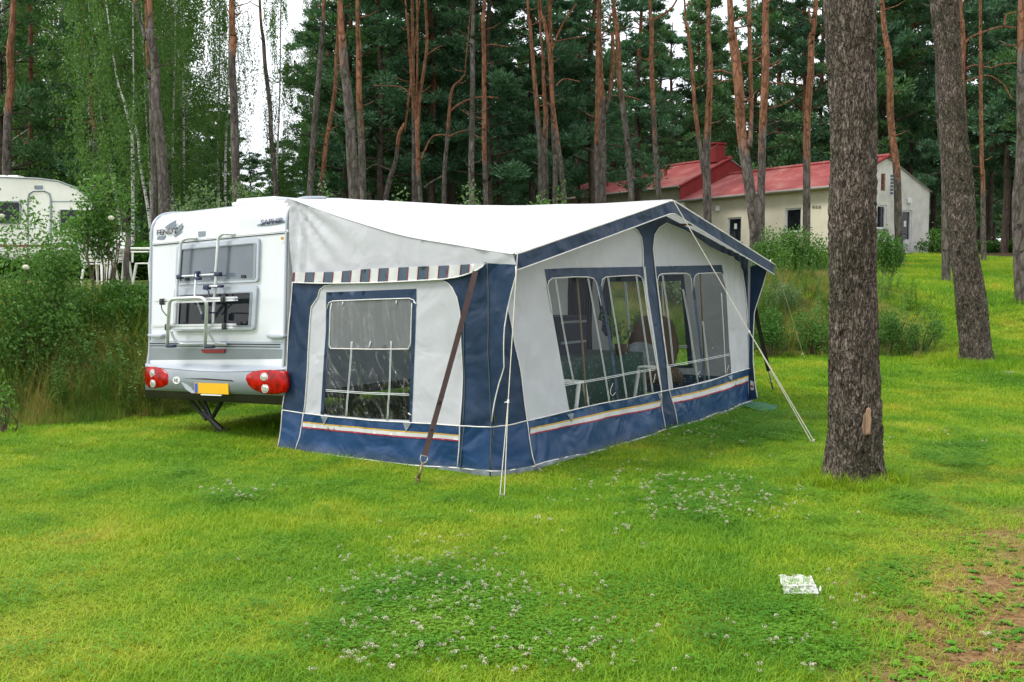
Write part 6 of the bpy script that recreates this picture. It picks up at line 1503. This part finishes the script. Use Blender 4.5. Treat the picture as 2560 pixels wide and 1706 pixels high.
# ------------------------------------------------------------------ old caravan on the terrace
oc = P(120, 640, 25.0); zb = P(120, 650, 25).z
ocr = empty('caravan', (oc.x, oc.y, H(oc.x, oc.y)), 'old cream caravan with a brown stripe on the terrace at the left edge', 'caravan')
S2 = Surf('b', lambda a, z: 0, Vector((0, -1, 0)))
class Pl2:
    n = Vector((0, -1, 0)); wr = staticmethod(lambda a, z: 0)
    def px(s, x, y, off=0): p = P(x, y, 25.0 - off); return (p.x, p.z)
    def at(s, q, off=0.0, wr=True): return Vector((q[0], 25.0 - off, q[1]))
OC = Pl2()
prof2 = [OC.px(*p) for p in ((-260, 470), (-235, 450), (0, 443), (95, 447), (145, 453), (190, 470), (222, 492), (245, 535), (262, 590), (264, 648), (-250, 650), (-270, 560))]
b = MB(); m_ = len(prof2); b.add([(x, 25.0, z) for x, z in prof2] + [(x - .85, 27.0, z) for x, z in prof2], [tuple(range(m_))[::-1], tuple(range(m_, 2 * m_))] + [(i, (i + 1) % m_, m_ + (i + 1) % m_, m_ + i) for i in range(m_)]); b.build('body', M['cream'], ocr)
b = MB(); b.tube([(x, 24.99, z) for x, z in prof2[:9]], .02, 6); b.build('roof_trim', M['silver'], ocr)
b = MB(); fr2 = [(70, 600), (70, 500), (74, 484), (84, 478), (112, 478), (124, 484), (128, 500), (128, 600)]; b.tube([OC.at(OC.px(*p), .01) for p in fr2], .022, 6); dr = b.build('door', M['silver'], ocr)
b = MB(); slab(b, OC, [(74, 600), (74, 500), (84, 482), (112, 482), (124, 500), (124, 600)], .0, .012, step=.3); b.build('door_leaf', M['cream'], dr)
for q in ((( 148, 524), (262, 526), (262, 570), (148, 570)), ((-120, 503), (52, 505), (52, 560), (-120, 560))):
    b = MB(); slab(b, OC, roundpoly(q, 5), .0, .03, step=.3); w_ = b.build('window', M['silver'], ocr); b = MB(); slab(b, OC, roundpoly(ring(q, .94), 4), .03, .01, step=.3); b.build('pane', M['glassdark'], w_)
for y0, y1, mt in ((503, 506, 'silver'), (592, 612, 'mat_green'), (612, 618, 'brownstripe')):
    b = MB(); slab(b, OC, [(-255, y0), (262, y0), (262, y1), (-255, y1)], .0, .008 if y0 > 550 else .004, step=.5)
    if mt != 'mat_green': b.build('stripe', M[mt], ocr)
b = MB(); slab(b, OC, [(86, 464), (106, 464), (106, 473), (86, 473)], .0, .02, step=.3); b.build('awning_light', M['logogrey'], ocr)
for q in (P(67, 643, 24.95), P(252, 643, 24.95)): b = MB(); b.box(q, (.08, .04, .06), None, 0, .01); b.build('side_lamp', M['orange'], ocr)
for x in (10, 40): p = P(x, 446, 26); b = MB(); b.box((p.x, 26, p.z), (.3, .4, .12), None, 0, .04); b.build('roof_vent', M['plastic_white'], ocr)
for x in (60, 90): b = MB(); c = P(x, 660, 25.4); b.cyl((c.x, 25.3, zb - .05), (c.x, 25.5, zb - .05), .3, 18); b.build('wheel', M['black'], ocr)
# ------------------------------------------------------------------ washroom building
M['render'] = pbr('cream_render', (.80, .73, .58), (.70, .63, .50), 1.2, .9, bscale=40, bstr=.3, detail=7)
M['gablewall'] = pbr('weathered_white_render', (.76, .74, .68), (.48, .46, .42), .9, .9, bscale=40, bstr=.3, detail=8, lo=.42, hi=.70)
m, nt, out = new_mat('red_roof_sheets'); vec = coords(nt); bs = N(nt, 'ShaderNodeBsdfPrincipled', Roughness=.65)
rp_ = ramp(nt, noise_tex(nt, vec, .8, 7, .7), [(.3, (.20, .026, .026)), (.5, (.29, .055, .050)), (.66, (.38, .14, .115)), (.8, (.20, .07, .055))]); nt.links.new(rp_.outputs[0], bs.inputs[0]); nt.links.new(bs.outputs[0], out.inputs[0]); M['redroof'] = m
M['redbrick'] = pbr('red_gable_boards', (.28, .022, .022), (.20, .018, .018), 3, .7)
M['pvc'] = pbr('white_door_frame', (.70, .70, .72), None, 3, .4); M['gutter'] = pbr('grey_gutter', (.30, .28, .25), None, 5, .6)
B0 = Vector((14.58, 45, 0)); LU = Vector((-.549, .836, 0)).normalized(); GU = Vector((.836, .549, 0)).normalized(); zg = 2.75
def BL(l, g, z): return B0 + LU * l + GU * g + Z * z
bd = empty('washroom_building', BL(8, 3.3, zg), 'long cream building with red corrugated roofs among the pines', 'building'); W = 6.7
def wall_from(pts, holes, th, org, ux, nrm, name, mat, parent):
    vs, fs = tri2d(pts, holes, 1.0); b = MB(); f3 = lambda q, o_: org + ux * q[0] + Z * q[1] + nrm * o_
    b.add([f3(q, 0) for q in vs], fs)
    for lp in [pts] + holes:
        n_ = len(lp); b.add([f3(p, 0) for p in lp] + [f3(p, -th) for p in lp], [(i, (i + 1) % n_, n_ + (i + 1) % n_, n_ + i) for i in range(n_)])
    return b.build(name, mat, parent)
def rect(x0, z0, x1, z1): return [(x0, z0), (x1, z0), (x1, z1), (x0, z1)]
def bl_px(x, y, on):   # photo point to wall coordinate; on: 'front' (g=0) or 'gable' (l=0)
    d = ray(x, y); n_ = GU if on == 'front' else LU; t = (B0 - EYE).dot(n_) / d.dot(n_); p = EYE + d * t; q = p - B0; return (q.dot(LU) if on == 'front' else q.dot(GU), p.z)
ER, EL, RR, RL = 5.85, 6.62, 7.25, 8.15
def pr(x0, y0, x1, y1, on):
    a_ = bl_px(x0, y0, on); c_ = bl_px(x1, y1, on); return rect(min(a_[0], c_[0]), min(a_[1], c_[1]), max(a_[0], c_[0]), max(a_[1], c_[1]))
o_front = [pr(1818, 545, 1852, 640, 'front'), pr(1962, 522, 2002, 580, 'front')]
o_gable = [pr(2194, 512, 2216, 573, 'gable'), pr(2256, 525, 2278, 629, 'gable'), pr(2203, 434, 2213, 478, 'gable')]
o_gable[1][0] = (o_gable[1][0][0], zg + .02); o_gable[1][1] = (o_gable[1][1][0], zg + .02)
wall_from([(0, zg - .6), (10, zg - .6), (10, ER), (0, ER)], o_front, .2, B0, LU, -GU, 'front_wall', M['render'], bd)
wall_from([(10.002, zg - .6), (21.3, zg - .6), (21.3, EL), (10.002, EL)], [], .2, B0, LU, -GU, 'front_wall', M['render'], bd)
wall_from([(0, zg - .6), (W, zg - .6), (W, ER), (W / 2, RR), (0, ER)], o_gable, .2, B0, GU, -LU, 'gable_wall', M['gablewall'], bd)
b = MB(); b.add([BL(0, W, zg - .6), BL(21.3, W, zg - .6), BL(21.3, W, ER), BL(0, W, ER)], [(0, 1, 2, 3)]); b.add([BL(21.3, 0, zg - .6), BL(21.3, W, zg - .6), BL(21.3, W, EL), BL(21.3, W / 2, RL), BL(21.3, 0, EL)], [(0, 1, 2, 3, 4)]); b.build('back_wall', M['render'], bd)
b = MB(); b.add([BL(9.98, -.28, EL - .12), BL(9.98, W / 2, RL - .02), BL(9.98, W + .28, EL - .12), BL(9.98, W + .2, ER - .3), BL(9.98, -.28, ER - .1)], [(0, 1, 2, 3, 4)]); b.build('gable_boarding', M['redbrick'], bd)
def roof_sheet(l0, l1, ze, zr, name='roof'):
    b = MB(); n_ = int((l1 - l0) / .045)
    for sgn, g0, g1 in ((0, -.38, W / 2), (1, W + .06, W / 2)):
        zz0 = ze - (.38 if sgn == 0 else .06) * (zr - ze) / (W / 2); st = len(b.v)
        for k in range(n_ + 1):
            l_ = lerp(l0 if sgn == 0 else l0 + .25, l1, k / n_); w_ = .028 * math.sin(k / 4 * 2 * math.pi)
            for j in range(5): t = j / 4; b.v.append(tuple(BL(l_, lerp(g0, g1, t), lerp(zz0, zr, t) + (.06 if sgn == 0 else -.04) + w_ + (.01 if j % 2 else 0))))
        for k in range(n_):
            for j in range(4): b.f.append((st + k * 5 + j, st + (k + 1) * 5 + j, st + (k + 1) * 5 + j + 1, st + k * 5 + j + 1)); b.mi.append(0)
        if sgn == 0: b.add([BL(l0, g0, zz0), BL(l1, g0, zz0), BL(l1, g1, zr), BL(l0, g1, zr)], [(0, 1, 2, 3)])
    r_ = b.build(name, M['redroof'], bd)
    b = MB(); b.tube([BL(l0 - .05, W / 2, zr + .10), BL(l1, W / 2, zr + .10)], .09, 8); b.build('ridge_cap', M['redroof'], r_)
    b = MB(); b.tube([BL(l0, -.44, ze - .12), BL(l1, -.44, ze - .14)], .07, 8); b.build('gutter', M['gutter'], r_)
    b = MB()
    for g0, g1 in ((-.4, W / 2),): b.tube([BL(l0 - .03, g0, ze - .1), BL(l0 - .03, g1, zr + .08)], .06, 6)
    b.build('barge_board', M['redbrick'], r_)
    b = MB(); b.tube([BL(l0 + .02, W + .02, ze - .03), BL(l0 + .02, W / 2, zr + .0)], .035, 6); b.build('verge', M['gutter'], r_); return r_
r1_ = roof_sheet(-.12, 9.96, ER, RR); r2_ = roof_sheet(9.9, 21.6, EL, RL)
b = MB(); Mx = Matrix.Translation(BL(10.7, W / 2 - .35, RL + .35)) @ Matrix.Rotation(math.atan2(LU.y, LU.x), 4, 'Z'); b.box((0, 0, 0), (.75, .7, 1.0), Mx, 0, .02); b.box((0, 0, .52), (.9, .85, .1), Mx, 0, .02); b.build('chimney', M['redbrick'], r2_)
for l_, g_ in ((17.6, .9), (13.2, 1.6)): b = MB(); c = BL(l_, g_, EL + g_ * .45); b.tube([c, c + Z * .45], .09, 10); b.tube([c + Z * .45, c + Z * .5], .14, 10); b.build('vent_pipe', M['redbrick'], r2_)
def opening(rc, on, kind):
    (x0, z0), _, (x1, z1), _ = rc; org, ux, nr = (B0, LU, -GU) if on == 'front' else (B0, GU, -LU)
    f3 = lambda x, z, o_: org + ux * x + Z * z + nr * o_
    def bar(a_, c_, r_, o_): return MB().tube([f3(a_[0], a_[1], o_), f3(c_[0], c_[1], o_)], r_, 4)
    b = MB(); e_ = .05
    def plate(x0_, z0_, x1_, z1_, o0, o1): b.add([f3(x0_, z0_, o0), f3(x1_, z0_, o0), f3(x1_, z1_, o0), f3(x0_, z1_, o0), f3(x0_, z0_, o1), f3(x1_, z0_, o1), f3(x1_, z1_, o1), f3(x0_, z1_, o1)], [(3, 2, 1, 0), (4, 5, 6, 7), (0, 1, 5, 4), (1, 2, 6, 5), (2, 3, 7, 6), (3, 0, 4, 7)])
    for q in ((x0, z0, x0 + e_ * 1.6, z1), (x1 - e_ * 1.6, z0, x1, z1), (x0 + e_ * 1.6, z1 - e_ * 1.6, x1 - e_ * 1.6, z1), (x0 + e_ * 1.6, z0, x1 - e_ * 1.6, z0 + e_ * 1.6)): plate(*q, -.14, -.06)
    if kind == 'door': plate(x0 + e_ * 1.6, z0 + e_ * 1.6, x1 - e_ * 1.6, z0 + .75, -.13, -.08)
    if kind == 'vent':
        for k in range(7): z_ = lerp(z0, z1, (k + .5) / 7); plate(x0, z_ - .04, x1, z_ + .03, -.15, -.03)
    o_ = b.build({'door': 'door', 'window': 'window', 'vent': 'louvre'}[kind], M['brownstripe'] if kind == 'vent' else M['pvc'], bd)
    b = MB(); b.add([f3(x0, z0, -.12), f3(x1, z0, -.12), f3(x1, z1, -.12), f3(x0, z1, -.12)], [(0, 1, 2, 3)]); b.build('pane', M['glassdark'] if kind != 'vent' else M['black'], o_)
    if kind == 'door':
        b = MB(); xm = (x0 + x1) / 2; plate(xm - .08, z0 + 1.35, xm + .10, z0 + 1.62, -.118, -.112); b.build('notice', M['sticker'], o_)
        b = MB(); b.tube([f3(x1 - .12, z0 + 1.0, -.05), f3(x1 - .12, z0 + 1.0, 0), f3(x1 - .26, z0 + 1.0, 0)], .015, 6); b.build('handle', M['alu'], o_)
    if kind == 'window': b = MB(); plate(x0 - .08, z0 - .08, x1 + .08, z0 - .002, -.05, .07); b.build('sill', M['gutter'], o_)
opening(o_front[0], 'front', 'door'); opening(o_front[1], 'front', 'window'); opening(o_gable[0], 'gable', 'window'); opening(o_gable[1], 'gable', 'door'); opening(o_gable[2], 'gable', 'vent')
for x in (2034, 2042, 2050):
    a_ = bl_px(x, 518, 'front'); b = MB(); c = B0 + LU * a_[0] + Z * a_[1]; b.cyl(c - GU * .01, c - GU * .03, .07, 10); b.build('vent_hole', M['gutter'], bd)
for x, y, on in ((1795, 522, 'front'), (2270, 503, 'gable')):
    a_ = bl_px(x, y, on); ux, nr = (LU, -GU) if on == 'front' else (GU, -LU); c = B0 + ux * a_[0] + Z * a_[1]; b = MB(); b.box(c + nr * .06, (.22, .22, .26), None, 0, .03); b.build('wall_lamp', M['sticker'], bd)
a_ = bl_px(2228, 462, 'gable'); b = MB(); c = B0 + GU * a_[0] + Z * a_[1]
for k in range(6): b.box(c - LU * .02 + Z * (-.4 + k * .16), (.16, .05, .1), Matrix.Identity(4))
b.build('vent_grille', M['logoblue'], bd)
# ------------------------------------------------------------------ small things on the lawn
g_ = G(1995, 1470); e_ = empty('drain_cover', g_, 'broken white ribbed plastic cover lying in the grass at lower right', 'drain cover')
b = MB(); nn_ = 30; vs = []
for j in range(9):
    for i in range(nn_ + 1):
        x = (i / nn_ - .5) * .19 + .012 * nz(j, i * .3); y_ = (j / 8 - .5) * .34; t = j / 8
        z = .020 + (.006 * math.sin(i / nn_ * 4 * math.pi) if j > 5 else (.012 if j in (1, 3) else .0)) + .004 * nz(i * .4, j * .5)
        vs.append((g_.x + x + (t - .5) * .06, g_.y + y_, g_.z + z))
b.add(vs, [(j * (nn_ + 1) + i, j * (nn_ + 1) + i + 1, (j + 1) * (nn_ + 1) + i + 1, (j + 1) * (nn_ + 1) + i) for j in range(8) for i in range(nn_)]); b.add([(x, y, z - .02) for x, y, z in vs], [(j * (nn_ + 1) + i, (j + 1) * (nn_ + 1) + i, (j + 1) * (nn_ + 1) + i + 1, j * (nn_ + 1) + i + 1) for j in range(8) for i in range(nn_)])
b.build('plate', M['oldplastic'], e_, True)
b = MB()
for k in range(5): x0 = g_.x - .09 + k * .042; b.tube([(x0, g_.y - .15, g_.z + .030), (x0 + .02, g_.y - .09, g_.z + .036)], .005, 5)
b.tube([(g_.x - .11, g_.y - .12, g_.z + .028), (g_.x + .08, g_.y - .115, g_.z + .030)], .005, 5); b.tube([(g_.x - .11, g_.y - .085, g_.z + .036), (g_.x + .06, g_.y - .08, g_.z + .036)], .005, 5); b.build('rib', M['oldplastic'], e_, True)
g_ = G(2522, 934); b = MB(); b.box(g_ + Z * .012, (.15, .14, .03), None, 0, .012); tag(b.build('cable_cover', M['gutter'], None), 'flat grey cover in the lawn near the right edge', 'cover')
# ------------------------------------------------------------------ sky, light, camera
w = bpy.data.worlds.new('World'); sc.world = w; w.use_nodes = True; nt = w.node_tree; nt.nodes.clear()
sk = nt.nodes.new('ShaderNodeTexSky'); sk.sky_type = 'NISHITA'; sk.sun_disc = False; SE, SR = R(52), R(259)
sk.sun_elevation = SE; sk.sun_rotation = SR; sk.air_density = 1.0; sk.dust_density = 6.0; sk.ozone_density = 1.0
# cloud deck: an even white overcast over most of the blue
tc = nt.nodes.new('ShaderNodeTexCoord'); nn = N(nt, 'ShaderNodeTexNoise', Scale=2.2, Detail=5); nt.links.new(tc.outputs['Generated'], nn.inputs['Vector'])
cl = ramp(nt, nn.outputs['Fac'], [(.3, (8.6, 9.0, 9.6)), (.7, (12.4, 12.6, 12.9))]).outputs[0]
mx = mixc(nt, .86, sk.outputs[0], cl)
bg = N(nt, 'ShaderNodeBackground', Strength=.10); nt.links.new(mx, bg.inputs[0]); wo = nt.nodes.new('ShaderNodeOutputWorld'); nt.links.new(bg.outputs[0], wo.inputs[0])
sun = bpy.data.lights.new('sun', 'SUN'); sun.energy = 1.5; sun.angle = R(14); sun.color = (1, .97, .92)
so = bpy.data.objects.new('sun', sun); COL.objects.link(so)
dirv = Vector((math.sin(SR) * math.cos(SE), math.cos(SR) * math.cos(SE), math.sin(SE))); so.rotation_euler = (-dirv).to_track_quat('-Z', 'Y').to_euler(); so.location = (0, -5, 20)
cam = bpy.data.cameras.new('camera'); cam.sensor_width = 36; cam.lens = 36 * F / 2560; cam.clip_end = 2000; cam.clip_start = .05
co = bpy.data.objects.new('camera', cam); COL.objects.link(co); co.location = EYE; co.rotation_euler = (math.pi / 2 - PITCH, 0, 0); sc.camera = co
sc.view_settings.view_transform = 'Standard'; sc.view_settings.look = 'None'; sc.view_settings.gamma = 1; sc.view_settings.exposure = 0.74; sc.view_settings.use_curve_mapping = False
sc.cycles.transparent_max_bounces = 16; sc.cycles.max_bounces = 8
